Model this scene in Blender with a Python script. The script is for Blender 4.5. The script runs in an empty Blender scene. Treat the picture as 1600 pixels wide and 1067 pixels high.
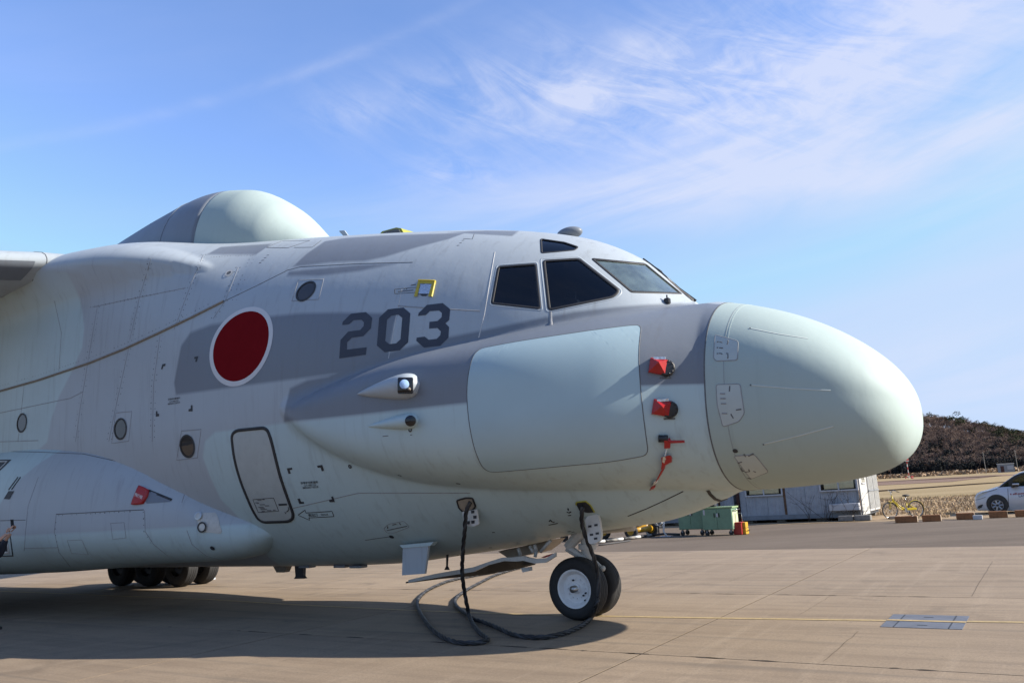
import bpy, bmesh, math, random
import numpy as np
from mathutils import Vector, Matrix
from mathutils.bvhtree import BVHTree
SC = bpy.context.scene
COL = SC.collection
rnd = random.Random(7)
R = math.radians
# ------------------------------------------------------------------ camera
FPX, CXP, CYP = 1281.0, 800.0, 533.5          # focal length and centre, in pixels of the 1600 px wide photograph
EYE, ROLL = 2.0, 0.058
PITCH = math.atan((735 + ROLL*700 - CYP)*math.cos(ROLL)/FPX)
F_ = np.array([0, math.cos(PITCH), math.sin(PITCH)])
_R0 = np.array([1.0, 0, 0]); _U0 = np.cross(_R0, F_)
RV = math.cos(ROLL)*_R0 - math.sin(ROLL)*_U0
UV = math.sin(ROLL)*_R0 + math.cos(ROLL)*_U0
CAM = np.array([0, 0, EYE])
cd = bpy.data.cameras.new('camera'); cam = bpy.data.objects.new('camera', cd); COL.objects.link(cam)
cd.sensor_width = 36; cd.lens = FPX/1600*36; cd.clip_start = 0.1; cd.clip_end = 6000
m = Matrix.Identity(4)
for i in range(3):
    m[i][0], m[i][1], m[i][2], m[i][3] = RV[i], UV[i], -F_[i], CAM[i]
cam.matrix_world = m
SC.camera = cam
# ------------------------------------------------------------------ sky and sun
HD = R(-32.5)                                   # heading of the apron grid and of the aircraft
AX = np.array([math.cos(HD), math.sin(HD), 0]); LX = np.array([-math.sin(HD), math.cos(HD), 0])
SUN_AZ, SUN_EL = HD + R(20.5), R(28)
w = bpy.data.worlds.new('World'); SC.world = w; w.use_nodes = True
nt = w.node_tree; nt.nodes.clear()
def N(t, typ, **kw):
    n = t.nodes.new(typ)
    for k, v in kw.items():
        if k.startswith('i_'):
            n.inputs[k[2:].replace('_', ' ')].default_value = v
        else: setattr(n, k, v)
    return n
def math_n(t, op, a, b=None, clamp=False):
    n = t.nodes.new('ShaderNodeMath'); n.operation = op; n.use_clamp = clamp
    for i, v in enumerate((a, b)):
        if v is None: continue
        if isinstance(v, (int, float)): n.inputs[i].default_value = v
        else: t.links.new(v, n.inputs[i])
    return n.outputs[0]
def ramp(t, fac, stops, interp='LINEAR'):
    n = t.nodes.new('ShaderNodeValToRGB'); n.color_ramp.interpolation = interp
    e = n.color_ramp.elements
    while len(e) < len(stops): e.new(0.5)
    for el, (p, c) in zip(e, stops):
        el.position = p; el.color = (c, c, c, 1) if isinstance(c, (int, float)) else (*c, 1)
    t.links.new(fac, n.inputs[0]); return n.outputs[0]
def mixc(t, fac, a, b, mode='MIX'):
    n = t.nodes.new('ShaderNodeMix'); n.data_type = 'RGBA'; n.blend_type = mode
    for s, v in ((n.inputs[0], fac), (n.inputs[6], a), (n.inputs[7], b)):
        if isinstance(v, (int, float)): s.default_value = v
        elif isinstance(v, tuple): s.default_value = (*v, 1) if len(v) == 3 else v
        else: t.links.new(v, s)
    return n.outputs[2]
sky = N(nt, 'ShaderNodeTexSky', sky_type='NISHITA', sun_disc=False, sun_elevation=SUN_EL,
        sun_rotation=math.pi/2 - SUN_AZ, altitude=60, air_density=1.0, dust_density=0.25, ozone_density=2.0)
SKY_STRENGTH = 0.078
tc = N(nt, 'ShaderNodeTexCoord')
sep = N(nt, 'ShaderNodeSeparateXYZ'); nt.links.new(tc.outputs['Generated'], sep.inputs[0])
az = math_n(nt, 'ARCTAN2', sep.outputs[0], sep.outputs[1]); el = math_n(nt, 'ARCSINE', sep.outputs[2])
comb = N(nt, 'ShaderNodeCombineXYZ'); nt.links.new(az, comb.inputs[0]); nt.links.new(el, comb.inputs[1])
def cloud_noise(rot, scale, loc, detail, rough, dist):
    mp = N(nt, 'ShaderNodeMapping'); mp.vector_type = 'TEXTURE'; mp.inputs['Rotation'].default_value = (0, 0, R(rot)); mp.inputs['Scale'].default_value = (1/scale[0], 1/scale[1], 1)
    mp.inputs['Location'].default_value = (*loc, 0)
    nt.links.new(comb.outputs[0], mp.inputs[0])
    nn = N(nt, 'ShaderNodeTexNoise', i_Scale=1.0, i_Detail=detail, i_Roughness=rough, i_Distortion=dist)
    nt.links.new(mp.outputs[0], nn.inputs[0]); return nn.outputs[0]
def gauss(a0, e0, sa, se, tilt=0.0):
    u = math_n(nt, 'SUBTRACT', az, a0); v = math_n(nt, 'SUBTRACT', math_n(nt, 'SUBTRACT', el, e0), math_n(nt, 'MULTIPLY', u, tilt))
    q = math_n(nt, 'ADD', math_n(nt, 'POWER', math_n(nt, 'ABSOLUTE', math_n(nt, 'DIVIDE', u, sa)), 2.0), math_n(nt, 'POWER', math_n(nt, 'ABSOLUTE', math_n(nt, 'DIVIDE', v, se)), 2.0))
    return math_n(nt, 'EXPONENT', math_n(nt, 'MULTIPLY', q, -1.0))
def wsum(*terms):
    o = None
    for f, k in terms:
        t_ = math_n(nt, 'MULTIPLY', f, k); o = t_ if o is None else math_n(nt, 'ADD', o, t_)
    return o
feather = ramp(nt, cloud_noise(-24, (6.0, 26.0), (0.3, 1.7), 10, 0.66, 1.1), [(0.40, 0.0), (0.72, 1.0)])     # fine hooked wisps
puff = ramp(nt, cloud_noise(14, (7.0, 13.0), (2.3, 0.2), 9, 0.60, 0.6), [(0.40, 0.0), (0.70, 1.0)])
veil = ramp(nt, cloud_noise(10, (2.2, 15.0), (5.1, 0.9), 9, 0.58, 0.5), [(0.30, 0.0), (0.75, 1.0)])        # long soft bands
broad = ramp(nt, cloud_noise(8, (1.3, 3.0), (1.1, 4.4), 5, 0.5, 0.3), [(0.42, 0.0), (0.70, 1.0)])
fm = wsum((gauss(0.10, 0.475, 0.22, 0.055, 0.02), 1.0), (gauss(0.42, 0.475, 0.22, 0.07), 0.9), (gauss(-0.06, 0.392, 0.06, 0.022), 0.75), (gauss(-0.19, 0.46, 0.05, 0.02), 0.45), (gauss(0.34, 0.40, 0.22, 0.05), 0.5))
vm = wsum((gauss(0.22, 0.350, 0.40, 0.038, 0.02), 1.3), (gauss(0.62, 0.40, 0.34, 0.15), 0.9), (gauss(0.45, 0.47, 0.18, 0.06), 0.4), (gauss(0.62, 0.10, 0.32, 0.06), 1.1))
cl = math_n(nt, 'ADD', math_n(nt, 'MULTIPLY', fm, math_n(nt, 'ADD', math_n(nt, 'MULTIPLY', feather, 0.62), math_n(nt, 'MULTIPLY', puff, 0.42))), math_n(nt, 'MULTIPLY', vm, math_n(nt, 'ADD', math_n(nt, 'MULTIPLY', veil, 0.74), 0.06)))
cl = math_n(nt, 'ADD', cl, math_n(nt, 'MULTIPLY', math_n(nt, 'MULTIPLY', broad, veil), 0.22))
trail = gauss(-0.30, 0.485, 0.34, 0.0075, 0.352)
cl = math_n(nt, 'ADD', cl, math_n(nt, 'MULTIPLY', trail, math_n(nt, 'ADD', math_n(nt, 'MULTIPLY', puff, 0.18), 0.05)))
cl = math_n(nt, 'MINIMUM', cl, 0.80)
tint = mixc(nt, 1.0, sky.outputs[0], (1.02, 1.08, 1.32), 'MULTIPLY')
tint = mixc(nt, 1.0, tint, (2.45, 3.25, 4.5), 'DARKEN')
skyc = mixc(nt, cl, tint, (3.35, 3.58, 4.45))
bg = N(nt, 'ShaderNodeBackground'); bg.inputs[1].default_value = SKY_STRENGTH
nt.links.new(skyc, bg.inputs[0])
wo = N(nt, 'ShaderNodeOutputWorld'); nt.links.new(bg.outputs[0], wo.inputs[0])
sl = bpy.data.lights.new('sun', 'SUN'); sl.energy = 3.55; sl.angle = R(0.55); sl.color = (1.0, 0.93, 0.82)
so = bpy.data.objects.new('sun', sl); COL.objects.link(so)
sd = Vector((math.cos(SUN_EL)*math.cos(SUN_AZ), math.cos(SUN_EL)*math.sin(SUN_AZ), math.sin(SUN_EL)))
so.rotation_euler = sd.to_track_quat('Z', 'Y').to_euler(); so.location = (20, 0, 30)
vs = SC.view_settings; vs.view_transform = 'Standard'; vs.look = 'None'; vs.exposure = 1.5; vs.gamma = 1.0; vs.use_curve_mapping = False
SC.render.engine = 'CYCLES'
SC.cycles.max_bounces = 6; SC.cycles.diffuse_bounces = 3; SC.cycles.glossy_bounces = 3; SC.cycles.transparent_max_bounces = 12
SC.cycles.use_denoising = True
# ------------------------------------------------------------------ where a point of the photograph lies
def ray(px, py):
    d = F_ + (px-CXP)/FPX*RV - (py-CYP)/FPX*UV
    return d/np.linalg.norm(d)
def ground(px, py, z=0.0):
    d = ray(px, py); return CAM + (z-EYE)/d[2]*d
ORG = (ground(905, 967) + ground(948, 961.5))/2  # ground below the nose gear: the aircraft's origin
def tol(P):
    P = np.asarray(P, float) - ORG; return np.stack([P@AX, P@LX, P[..., 2]], -1)
def tow(P):
    P = np.asarray(P, float); return ORG + P[..., 0:1]*AX + P[..., 1:2]*LX + P[..., 2:3]*np.array([0, 0, 1.0])
CL = tol(CAM)
def rayl(px, py):
    d = ray(px, py); return np.array([d@AX, d@LX, d[2]])
def on_y(px, py, y):
    d = rayl(px, py); return CL + (y-CL[1])/d[1]*d
def on_s(px, py, s):
    d = rayl(px, py); return CL + (s-CL[0])/d[0]*d
def gl(px, py, z=0.0): return tol(ground(px, py, z))
def project(P):                                   # aircraft coordinates -> photo pixel
    Q = tow(P) - CAM; Z = Q@F_
    return np.stack([CXP + FPX*(Q@RV)/Z, CYP - FPX*(Q@UV)/Z], -1)
# ------------------------------------------------------------------ materials
MATS = {}
def base_mat(name):
    mt = bpy.data.materials.new(name); mt.use_nodes = True; t = mt.node_tree
    b = t.nodes['Principled BSDF']; MATS[name] = mt; return mt, t, b
def lk(t, a, b): t.links.new(a, b)
def mat(name, col, rough=0.5, metal=0.0, var=0.12, scale=6.0, bump=0.0, bscale=60.0, coat=0.0, spec=0.5, dirt=0.0, dirtcol=(0.08, 0.07, 0.06)):
    mt, t, b = base_mat(name)
    tcn = N(t, 'ShaderNodeTexCoord')
    n1 = N(t, 'ShaderNodeTexNoise', i_Scale=scale, i_Detail=6.0, i_Roughness=0.6); lk(t, tcn.outputs['Object'], n1.inputs[0])
    lo = tuple(max(0, c*(1-var)) for c in col); hi = tuple(min(1, c*(1+var)) for c in col)
    c = ramp(t, n1.outputs[0], [(0.3, lo), (0.7, hi)])
    if dirt:
        n2 = N(t, 'ShaderNodeTexNoise', i_Scale=scale*2.3, i_Detail=8.0, i_Roughness=0.7); lk(t, tcn.outputs['Object'], n2.inputs[0])
        c = mixc(t, math_n(t, 'MULTIPLY', ramp(t, n2.outputs[0], [(0.5, 0.0), (0.75, 1.0)]), dirt), c, dirtcol)
    lk(t, c, b.inputs['Base Color'])
    b.inputs['Roughness'].default_value = rough; b.inputs['Metallic'].default_value = metal
    b.inputs['Coat Weight'].default_value = coat; b.inputs['Specular IOR Level'].default_value = spec
    if bump:
        n3 = N(t, 'ShaderNodeTexNoise', i_Scale=bscale, i_Detail=5.0); lk(t, tcn.outputs['Object'], n3.inputs[0])
        bp = N(t, 'ShaderNodeBump'); bp.inputs['Strength'].default_value = bump; bp.inputs['Distance'].default_value = 0.02
        lk(t, n3.outputs[0], bp.inputs['Height']); lk(t, bp.outputs[0], b.inputs['Normal'])
    return mt
GREY, DARK, MINT = (0.326, 0.364, 0.396), (0.152, 0.172, 0.203), (0.370, 0.466, 0.487)
def paint_mat(name, attrs=True, base=GREY, wear=1.0, spec=0.30, rough=0.0):
    mt, t, b = base_mat(name)
    tcn = N(t, 'ShaderNodeTexCoord')
    c = base
    n1 = N(t, 'ShaderNodeTexNoise', i_Scale=0.9, i_Detail=7.0, i_Roughness=0.62); lk(t, tcn.outputs['Object'], n1.inputs[0])
    if attrs:
        for an, col in (('paint_dark', DARK), ('paint_mint', MINT)):
            a = N(t, 'ShaderNodeAttribute', attribute_name=an)
            f = ramp(t, math_n(t, 'ADD', math_n(t, 'MULTIPLY', a.outputs['Fac'], 18.0), 0.5), [(0.0, 0.0), (1.0, 1.0)])
            c = mixc(t, f, c, col)
    # weathering: soft mottling, vertical streaks and fine specks of dirt
    c = mixc(t, math_n(t, 'MULTIPLY', ramp(t, n1.outputs[0], [(0.35, 0.0), (0.75, 1.0)]), 0.10*wear), c, (0.20, 0.19, 0.185))
    mp = N(t, 'ShaderNodeMapping'); mp.inputs['Scale'].default_value = (5.0, 2.0, 0.35); lk(t, tcn.outputs['Object'], mp.inputs[0])
    n2 = N(t, 'ShaderNodeTexNoise', i_Scale=1.6, i_Detail=9.0, i_Roughness=0.68); lk(t, mp.outputs[0], n2.inputs[0])
    c = mixc(t, math_n(t, 'MULTIPLY', ramp(t, n2.outputs[0], [(0.53, 0.0), (0.78, 1.0)]), 0.34*wear), c, (0.12, 0.115, 0.11))
    n3 = N(t, 'ShaderNodeTexNoise', i_Scale=14.0, i_Detail=8.0, i_Roughness=0.75); lk(t, tcn.outputs['Object'], n3.inputs[0])
    c = mixc(t, math_n(t, 'MULTIPLY', ramp(t, n3.outputs[0], [(0.62, 0.0), (0.80, 1.0)]), 0.24*wear), c, (0.09, 0.088, 0.085))
    lk(t, c, b.inputs['Base Color'])
    lk(t, ramp(t, n1.outputs[0], [(0.3, 0.38+rough), (0.7, 0.50+rough)]), b.inputs['Roughness'])
    b.inputs['Specular IOR Level'].default_value = spec
    n4 = N(t, 'ShaderNodeTexNoise', i_Scale=1.9, i_Detail=4.0); lk(t, tcn.outputs['Object'], n4.inputs[0])
    bp = N(t, 'ShaderNodeBump'); bp.inputs['Strength'].default_value = 0.16; bp.inputs['Distance'].default_value = 0.05
    lk(t, n4.outputs[0], bp.inputs['Height']); lk(t, bp.outputs[0], b.inputs['Normal'])
    return mt
# ------------------------------------------------------------------ objects
def tag(o, label=None, cat=None, group=None, kind=None):
    for k, v in (('label', label), ('category', cat), ('group', group), ('kind', kind)):
        if v: o[k] = v
    return o
def empty(name, loc=(0, 0, 0), rz=0.0, **kw):
    o = bpy.data.objects.new(name, None); o.empty_display_size = 0.3; COL.objects.link(o)
    o.location = loc; o.rotation_euler = (0, 0, rz); return tag(o, **kw)
def link(name, me, mt, parent=None, **kw):
    o = bpy.data.objects.new(name, me); COL.objects.link(o)
    if mt is not None and not me.materials:
        me.materials.append(MATS[mt] if isinstance(mt, str) else mt)
    if parent is not None: o.parent = parent
    return tag(o, **kw)
def mesh_from(name, v, f, smooth=False):
    me = bpy.data.meshes.new(name); me.from_pydata([tuple(map(float, p)) for p in v], [], f); me.update()
    if smooth: me.polygons.foreach_set('use_smooth', [True]*len(me.polygons))
    return me
class MB:
    """collects simple shapes into one mesh"""
    def __init__(s): s.b = bmesh.new()
    def box(s, c, d, rot=None, bev=0.0, seg=1):
        r = bmesh.ops.create_cube(s.b, size=1.0)
        mtx = Matrix.Translation(Vector(c)) @ (rot.to_4x4() if rot is not None else Matrix.Identity(4)) @ Matrix.Diagonal((*d, 1))
        bmesh.ops.transform(s.b, matrix=mtx, verts=r['verts'])
        if bev:
            e = list({e for v in r['verts'] for e in v.link_edges})
            bmesh.ops.bevel(s.b, geom=e, offset=bev, segments=seg, affect='EDGES', profile=0.5)
        return s
    def cyl(s, p0, p1, r0, r1=None, n=12, caps=True):
        p0, p1 = Vector(p0), Vector(p1); d = p1-p0; r1 = r0 if r1 is None else r1
        q = d.to_track_quat('Z', 'Y').to_matrix().to_4x4()
        bmesh.ops.create_cone(s.b, cap_ends=caps, cap_tris=False, segments=n, radius1=r0, radius2=r1, depth=d.length,
                              matrix=Matrix.Translation((p0+p1)/2) @ q)
        return s
    def sphere(s, c, r, n=12, sc=(1, 1, 1)):
        bmesh.ops.create_uvsphere(s.b, u_segments=n, v_segments=max(6, n//2), radius=1.0,
                                  matrix=Matrix.Translation(Vector(c)) @ Matrix.Diagonal((r*sc[0], r*sc[1], r*sc[2], 1)))
        return s
    def lathe(s, prof, n=32, mtx=None, caps=True):
        """prof: (radius, height) pairs turned about Z"""
        rings = []
        for r, h in prof:
            rings.append([s.b.verts.new((r*math.cos(2*math.pi*i/n), r*math.sin(2*math.pi*i/n), h)) for i in range(n)])
        nv = [v for rg in rings for v in rg]
        for a, b in zip(rings, rings[1:]):
            for i in range(n): s.b.faces.new((a[i], a[(i+1) % n], b[(i+1) % n], b[i]))
        if caps and prof[0][0] > 1e-4: s.b.faces.new(rings[0][::-1])
        if caps and prof[-1][0] > 1e-4: s.b.faces.new(rings[-1])
        if mtx is not None: bmesh.ops.transform(s.b, matrix=mtx, verts=nv)
        return s
    def tube(s, pts, r, n=8, closed=False):
        pts = [Vector(p) for p in pts]; k = len(pts); rings = []; up = Vector((0, 0, 1))
        rad = r if isinstance(r, (list, tuple)) else [r]*k
        prev = None
        for i, p in enumerate(pts):
            a = pts[(i-1) % k] if (closed or i) else p; b = pts[(i+1) % k] if (closed or i < k-1) else p
            t = (b-a).normalized()
            if prev is None:
                x = t.cross(up)
                if x.length < 1e-3: x = t.cross(Vector((1, 0, 0)))
            else: x = prev - t*prev.dot(t)
            x.normalize(); prev = x; y = t.cross(x)
            rings.append([s.b.verts.new(p + (x*math.cos(2*math.pi*j/n) + y*math.sin(2*math.pi*j/n))*rad[i]) for j in range(n)])
        for i in range(k if closed else k-1):
            a, b = rings[i], rings[(i+1) % k]
            for j in range(n): s.b.faces.new((a[j], a[(j+1) % n], b[(j+1) % n], b[j]))
        if not closed: s.b.faces.new(rings[0][::-1]); s.b.faces.new(rings[-1])
        return s
    def prism(s, poly, dvec):
        """closed polygon (3D points) pushed along dvec"""
        d = Vector(dvec); a = [s.b.verts.new(Vector(p)) for p in poly]; b = [s.b.verts.new(Vector(p)+d) for p in poly]
        s.b.faces.new(a[::-1]); s.b.faces.new(b); k = len(a)
        for i in range(k): s.b.faces.new((a[i], a[(i+1) % k], b[(i+1) % k], b[i]))
        return s
    def quad(s, *p):
        s.b.faces.new([s.b.verts.new(Vector(q)) for q in p]); return s
    def mesh(s, name, smooth=False, angle=None):
        bmesh.ops.recalc_face_normals(s.b, faces=s.b.faces)
        me = bpy.data.meshes.new(name); s.b.to_mesh(me); s.b.free()
        if smooth or angle: me.polygons.foreach_set('use_smooth', [True]*len(me.polygons))
        if angle: me.set_sharp_from_angle(angle=R(angle))
        return me
    def build(s, name, mt, parent=None, smooth=False, angle=None, **kw):
        return link(name, s.mesh(name, smooth, angle), mt, parent, **kw)
def copy_tree(o, parent=None, **kw):
    c = o.copy(); COL.objects.link(c)
    if parent is not None: c.parent = parent
    for ch in list(o.children): copy_tree(ch, c)
    return tag(c, **kw)
def smooth_path(pts, n=6):
    """Catmull-Rom through the points"""
    P = [np.asarray(p, float) for p in pts]; P = [2*P[0]-P[1]] + P + [2*P[-1]-P[-2]]; out = []
    for i in range(1, len(P)-2):
        for k in range(n):
            t = k/n; a, b, c, d = P[i-1], P[i], P[i+1], P[i+2]
            out.append(0.5*((2*b) + (c-a)*t + (2*a-5*b+4*c-d)*t*t + (3*b-a-3*c+d)*t**3))
    out.append(P[-2]); return out
# ------------------------------------------------------------------ materials of the place
def concrete_mat():
    mt, t, b = base_mat('concrete')
    tcn = N(t, 'ShaderNodeTexCoord'); oi = N(t, 'ShaderNodeObjectInfo')
    geo = N(t, 'ShaderNodeNewGeometry')
    mp = N(t, 'ShaderNodeMapping'); mp.inputs['Rotation'].default_value = (0, 0, -HD); lk(t, geo.outputs['Position'], mp.inputs[0])
    def nz(sc, detail, rough, stretch=(1, 1, 1), dist=0.0):
        m2 = N(t, 'ShaderNodeMapping'); m2.inputs['Scale'].default_value = stretch; lk(t, mp.outputs[0], m2.inputs[0])
        n = N(t, 'ShaderNodeTexNoise', i_Scale=sc, i_Detail=detail, i_Roughness=rough, i_Distortion=dist); lk(t, m2.outputs[0], n.inputs[0]); return n.outputs[0]
    c = ramp(t, nz(0.45, 8, 0.65), [(0.3, (0.2208, 0.1600, 0.1037)), (0.7, (0.2757, 0.2054, 0.1369))])
    c = mixc(t, math_n(t, 'MULTIPLY', ramp(t, nz(1.0, 9, 0.7, (0.25, 2.4, 1)), [(0.47, 0.0), (0.66, 1.0)]), 0.75), c, (0.1635, 0.1160, 0.0762))
    c = mixc(t, math_n(t, 'MULTIPLY', ramp(t, nz(1.0, 9, 0.7, (3.5, 0.22, 1)), [(0.52, 0.0), (0.70, 1.0)]), 0.50), c, (0.3198, 0.2447, 0.1698))
    c = mixc(t, math_n(t, 'MULTIPLY', ramp(t, nz(0.7, 6, 0.6, (1, 1, 1), 1.2), [(0.56, 0.0), (0.70, 1.0)]), 0.6), c, (0.1349, 0.0974, 0.0651))
    fine = nz(30, 6, 0.85)
    c = mixc(t, math_n(t, 'MULTIPLY', ramp(t, fine, [(0.38, 1.0), (0.56, 0.0)]), 0.55), c, (0.1194, 0.0894, 0.0617))
    c = mixc(t, math_n(t, 'MULTIPLY', ramp(t, nz(5.0, 7, 0.75), [(0.60, 0.0), (0.68, 1.0)]), 0.5), c, (0.0932, 0.0735, 0.0565))
    c = mixc(t, math_n(t, 'MULTIPLY', ramp(t, nz(0.9, 8, 0.7, (0.10, 5.0, 1), 0.3), [(0.56, 0.0), (0.64, 1.0)]), 0.42), c, (0.1056, 0.0845, 0.0648))
    hs = N(t, 'ShaderNodeHueSaturation'); lk(t, c, hs.inputs['Color'])
    lk(t, math_n(t, 'ADD', math_n(t, 'MULTIPLY', oi.outputs['Random'], 0.14), 0.93), hs.inputs['Value'])
    lk(t, hs.outputs[0], b.inputs['Base Color']); b.inputs['Roughness'].default_value = 0.88
    bp = N(t, 'ShaderNodeBump'); bp.inputs['Strength'].default_value = 0.35; bp.inputs['Distance'].default_value = 0.006
    lk(t, math_n(t, 'ADD', fine, nz(6, 6, 0.7)), bp.inputs['Height']); lk(t, bp.outputs[0], b.inputs['Normal'])
    return mt
def ground_mat(name, stops, sc, fine_sc, stretch=(1, 1, 1), rough=0.95, bump=0.5, patch=None):
    mt, t, b = base_mat(name); geo = N(t, 'ShaderNodeNewGeometry')
    mp = N(t, 'ShaderNodeMapping'); mp.inputs['Rotation'].default_value = (0, 0, -HD); mp.inputs['Scale'].default_value = stretch; lk(t, geo.outputs['Position'], mp.inputs[0])
    n1 = N(t, 'ShaderNodeTexNoise', i_Scale=sc, i_Detail=10.0, i_Roughness=0.68); lk(t, mp.outputs[0], n1.inputs[0])
    n2 = N(t, 'ShaderNodeTexNoise', i_Scale=fine_sc, i_Detail=6.0, i_Roughness=0.75); lk(t, mp.outputs[0], n2.inputs[0])
    c = ramp(t, math_n(t, 'ADD', math_n(t, 'MULTIPLY', n1.outputs[0], 0.6), math_n(t, 'MULTIPLY', n2.outputs[0], 0.4)), stops)
    if patch:
        n3 = N(t, 'ShaderNodeTexNoise', i_Scale=sc*0.35, i_Detail=6.0, i_Roughness=0.6); lk(t, mp.outputs[0], n3.inputs[0])
        c = mixc(t, math_n(t, 'MULTIPLY', ramp(t, n3.outputs[0], [(0.5, 0.0), (0.62, 1.0)]), 0.6), c, patch)
    lk(t, c, b.inputs['Base Color']); b.inputs['Roughness'].default_value = rough
    b.inputs['Specular IOR Level'].default_value = 0.2
    bp = N(t, 'ShaderNodeBump'); bp.inputs['Strength'].default_value = bump; bp.inputs['Distance'].default_value = 0.03
    lk(t, n2.outputs[0], bp.inputs['Height']); lk(t, bp.outputs[0], b.inputs['Normal'])
    return mt
concrete_mat()
ground_mat('asphalt', [(0.3, (0.1050, 0.0800, 0.0600)), (0.55, (0.1382, 0.1075, 0.0816)), (0.8, (0.1792, 0.1425, 0.1104))], 0.5, 22, (0.5, 1.6, 1), 0.9, 0.4, (0.0998, 0.0762, 0.0576))
ground_mat('field', [(0.3, (0.198, 0.135, 0.066)), (0.5, (0.284, 0.205, 0.106)), (0.75, (0.343, 0.264, 0.152))], 0.05, 0.9, (0.35, 2.2, 1), 0.95, 0.4, (0.218, 0.165, 0.079))
ground_mat('dirt', [(0.3, (0.112, 0.066, 0.046)), (0.55, (0.185, 0.119, 0.086)), (0.8, (0.251, 0.178, 0.132))], 0.06, 0.6, (0.4, 2, 1))
ground_mat('joint', [(0.3, (0.008, 0.007, 0.006)), (0.7, (0.020, 0.017, 0.014))], 2, 30)
ground_mat('verge', [(0.3, (0.19, 0.135, 0.085)), (0.5, (0.27, 0.195, 0.12)), (0.75, (0.34, 0.255, 0.16))], 0.8, 9)
mat('yellow_line', (0.363, 0.264, 0.125), 0.8, var=0.25, scale=9, dirt=0.6, dirtcol=(0.158, 0.125, 0.092))
mat('steel_plate', (0.132, 0.135, 0.155), 0.55, 0.3, var=0.2, scale=4)
# ------------------------------------------------------------------ ground, apron and field, all laid out on the apron's own grid
def sheet(name, s0, s1, y0, y1, z, mt, kind='structure', n=1):
    v = []; f = []
    for i in range(n+1):
        for y in (y0, y1): v.append(tow([[s0+(s1-s0)*i/n, y, z]])[0])
    for i in range(n): f.append((2*i, 2*i+2, 2*i+3, 2*i+1))
    return link(name, mesh_from(name, v, f), mt, None, kind=kind)
sheet('ground', -1500, 1500, -300, 2200, -0.09, 'field')
EDGE = 13.1                                     # where the concrete ends and the asphalt begins
apron = sheet('apron', -120, 90, -60, EDGE, -0.0035, 'joint')
sheet('asphalt_road', -160, 120, EDGE, 27.6, -0.006, 'asphalt')
S0, SL, Y0, YL, GAP = 2.0, 6.3, -2.55, 5.62, 0.022
slab_me = {}
def slab_mesh(w_, d_):
    key = (round(w_, 3), round(d_, 3))
    if key not in slab_me:
        mb = MB(); mb.box((0, 0, -0.06), (w_, d_, 0.12))
        slab_me[key] = mb.mesh('concrete_slab'); slab_me[key].materials.append(MATS['concrete'])
    return slab_me[key]
yb = [Y0 + YL*k for k in range(-4, 3)] + [EDGE]
far_mb = MB()
for r in range(len(yb)-1):
    d = yb[r+1]-yb[r]-GAP; yc = (yb[r]+yb[r+1])/2
    for k in range(-9, 8):
        sc_ = S0 + SL*(k+0.5)
        o = bpy.data.objects.new('concrete_slab', slab_mesh(SL-GAP, d)); COL.objects.link(o); o.parent = apron
        p = tow([[sc_, yc, 0.0]])[0]; o.location = p; o.rotation_euler = (0, 0, HD)
# painted guide line (a shallow bend, as it was walked out), laid on the slabs
yl_px = [(330, 936.5), (400, 941), (500, 946.5), (630, 953), (750, 957.5), (860, 960.5), (980, 963), (1120, 965), (1300, 968), (1450, 970.3), (1600, 972), (1800, 975)]
pts = smooth_path([gl(*p) for p in [yl_px[0]]+yl_px[2::2]], 8)
pts = [np.array([-30, 1.6, 0])] + pts
v = []; f = []
for i, p in enumerate(pts):
    a = pts[max(i-1, 0)]; b_ = pts[min(i+1, len(pts)-1)]; t_ = b_-a; t_ = t_/np.linalg.norm(t_); nrm = np.array([-t_[1], t_[0], 0])
    v += [tow([[*(p+nrm*0.055)[:2], 0.0055]])[0], tow([[*(p-nrm*0.055)[:2], 0.0055]])[0]]
    if i: f.append((2*i-2, 2*i-1, 2*i+1, 2*i))
link('guide_line', mesh_from('guide_line', v, f), 'yellow_line', None, kind='structure')

# saw cuts and broken joint edges
def thin(name, pts, wid, mt, z=0.003):
    v = []; f = []
    for i, p in enumerate(pts):
        p = np.array(p, float); a = np.array(pts[max(i-1, 0)]); b_ = np.array(pts[min(i+1, len(pts)-1)]); t_ = (b_-a)/np.linalg.norm(b_-a); nn = np.array([-t_[1], t_[0]])*wid/2
        v += [tow([[*(p+nn), z]])[0], tow([[*(p-nn), z]])[0]]
        if i: f.append((2*i-2, 2*i-1, 2*i+1, 2*i))
    return link(name, mesh_from(name, v, f), mt, None, kind='structure')
mat('saw_cut_dark', (0.06, 0.048, 0.04), 0.95, var=0.5, scale=5, spec=0.1)
mat('saw_cut_soft', (0.105, 0.084, 0.067), 0.95, var=0.4, scale=5, spec=0.1)
for k, (s_, y0, y1) in enumerate(((5.2, 3.2, 9.0), (3.07, 0.9, 3.0), (-1.1, 3.2, 8.6), (4.15, -2.4, -0.4), (0.6, 5.0, 8.5), (7.2, -2.4, 3.0))):
    r_ = random.Random(k); thin('saw_cut', [(s_+r_.uniform(-.012, .012), y0+(y1-y0)*i/9) for i in range(10)], 0.007, 'saw_cut_soft')
rg = random.Random(77); V = []; Fc = []
for _ in range(60):
    jy = rg.choice([Y0, Y0, Y0+YL, Y0+YL, Y0-YL]); js = rg.uniform(-8, 9); L_ = rg.uniform(0.05, 0.3); k = len(V); n = 9
    for i in range(n):
        a = 2*math.pi*i/n; V.append(tow([[js+L_*math.cos(a)*rg.uniform(.6, 1), jy+0.03*math.sin(a)*rg.uniform(.5, 1.4), 0.0025]])[0])
    Fc.append(tuple(range(k, k+n)))
link('joint_spall', mesh_from('joint_spall', V, Fc), 'saw_cut_dark', None, kind='stuff', label='dark broken patches along the slab joints', cat='joint patches')
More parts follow.
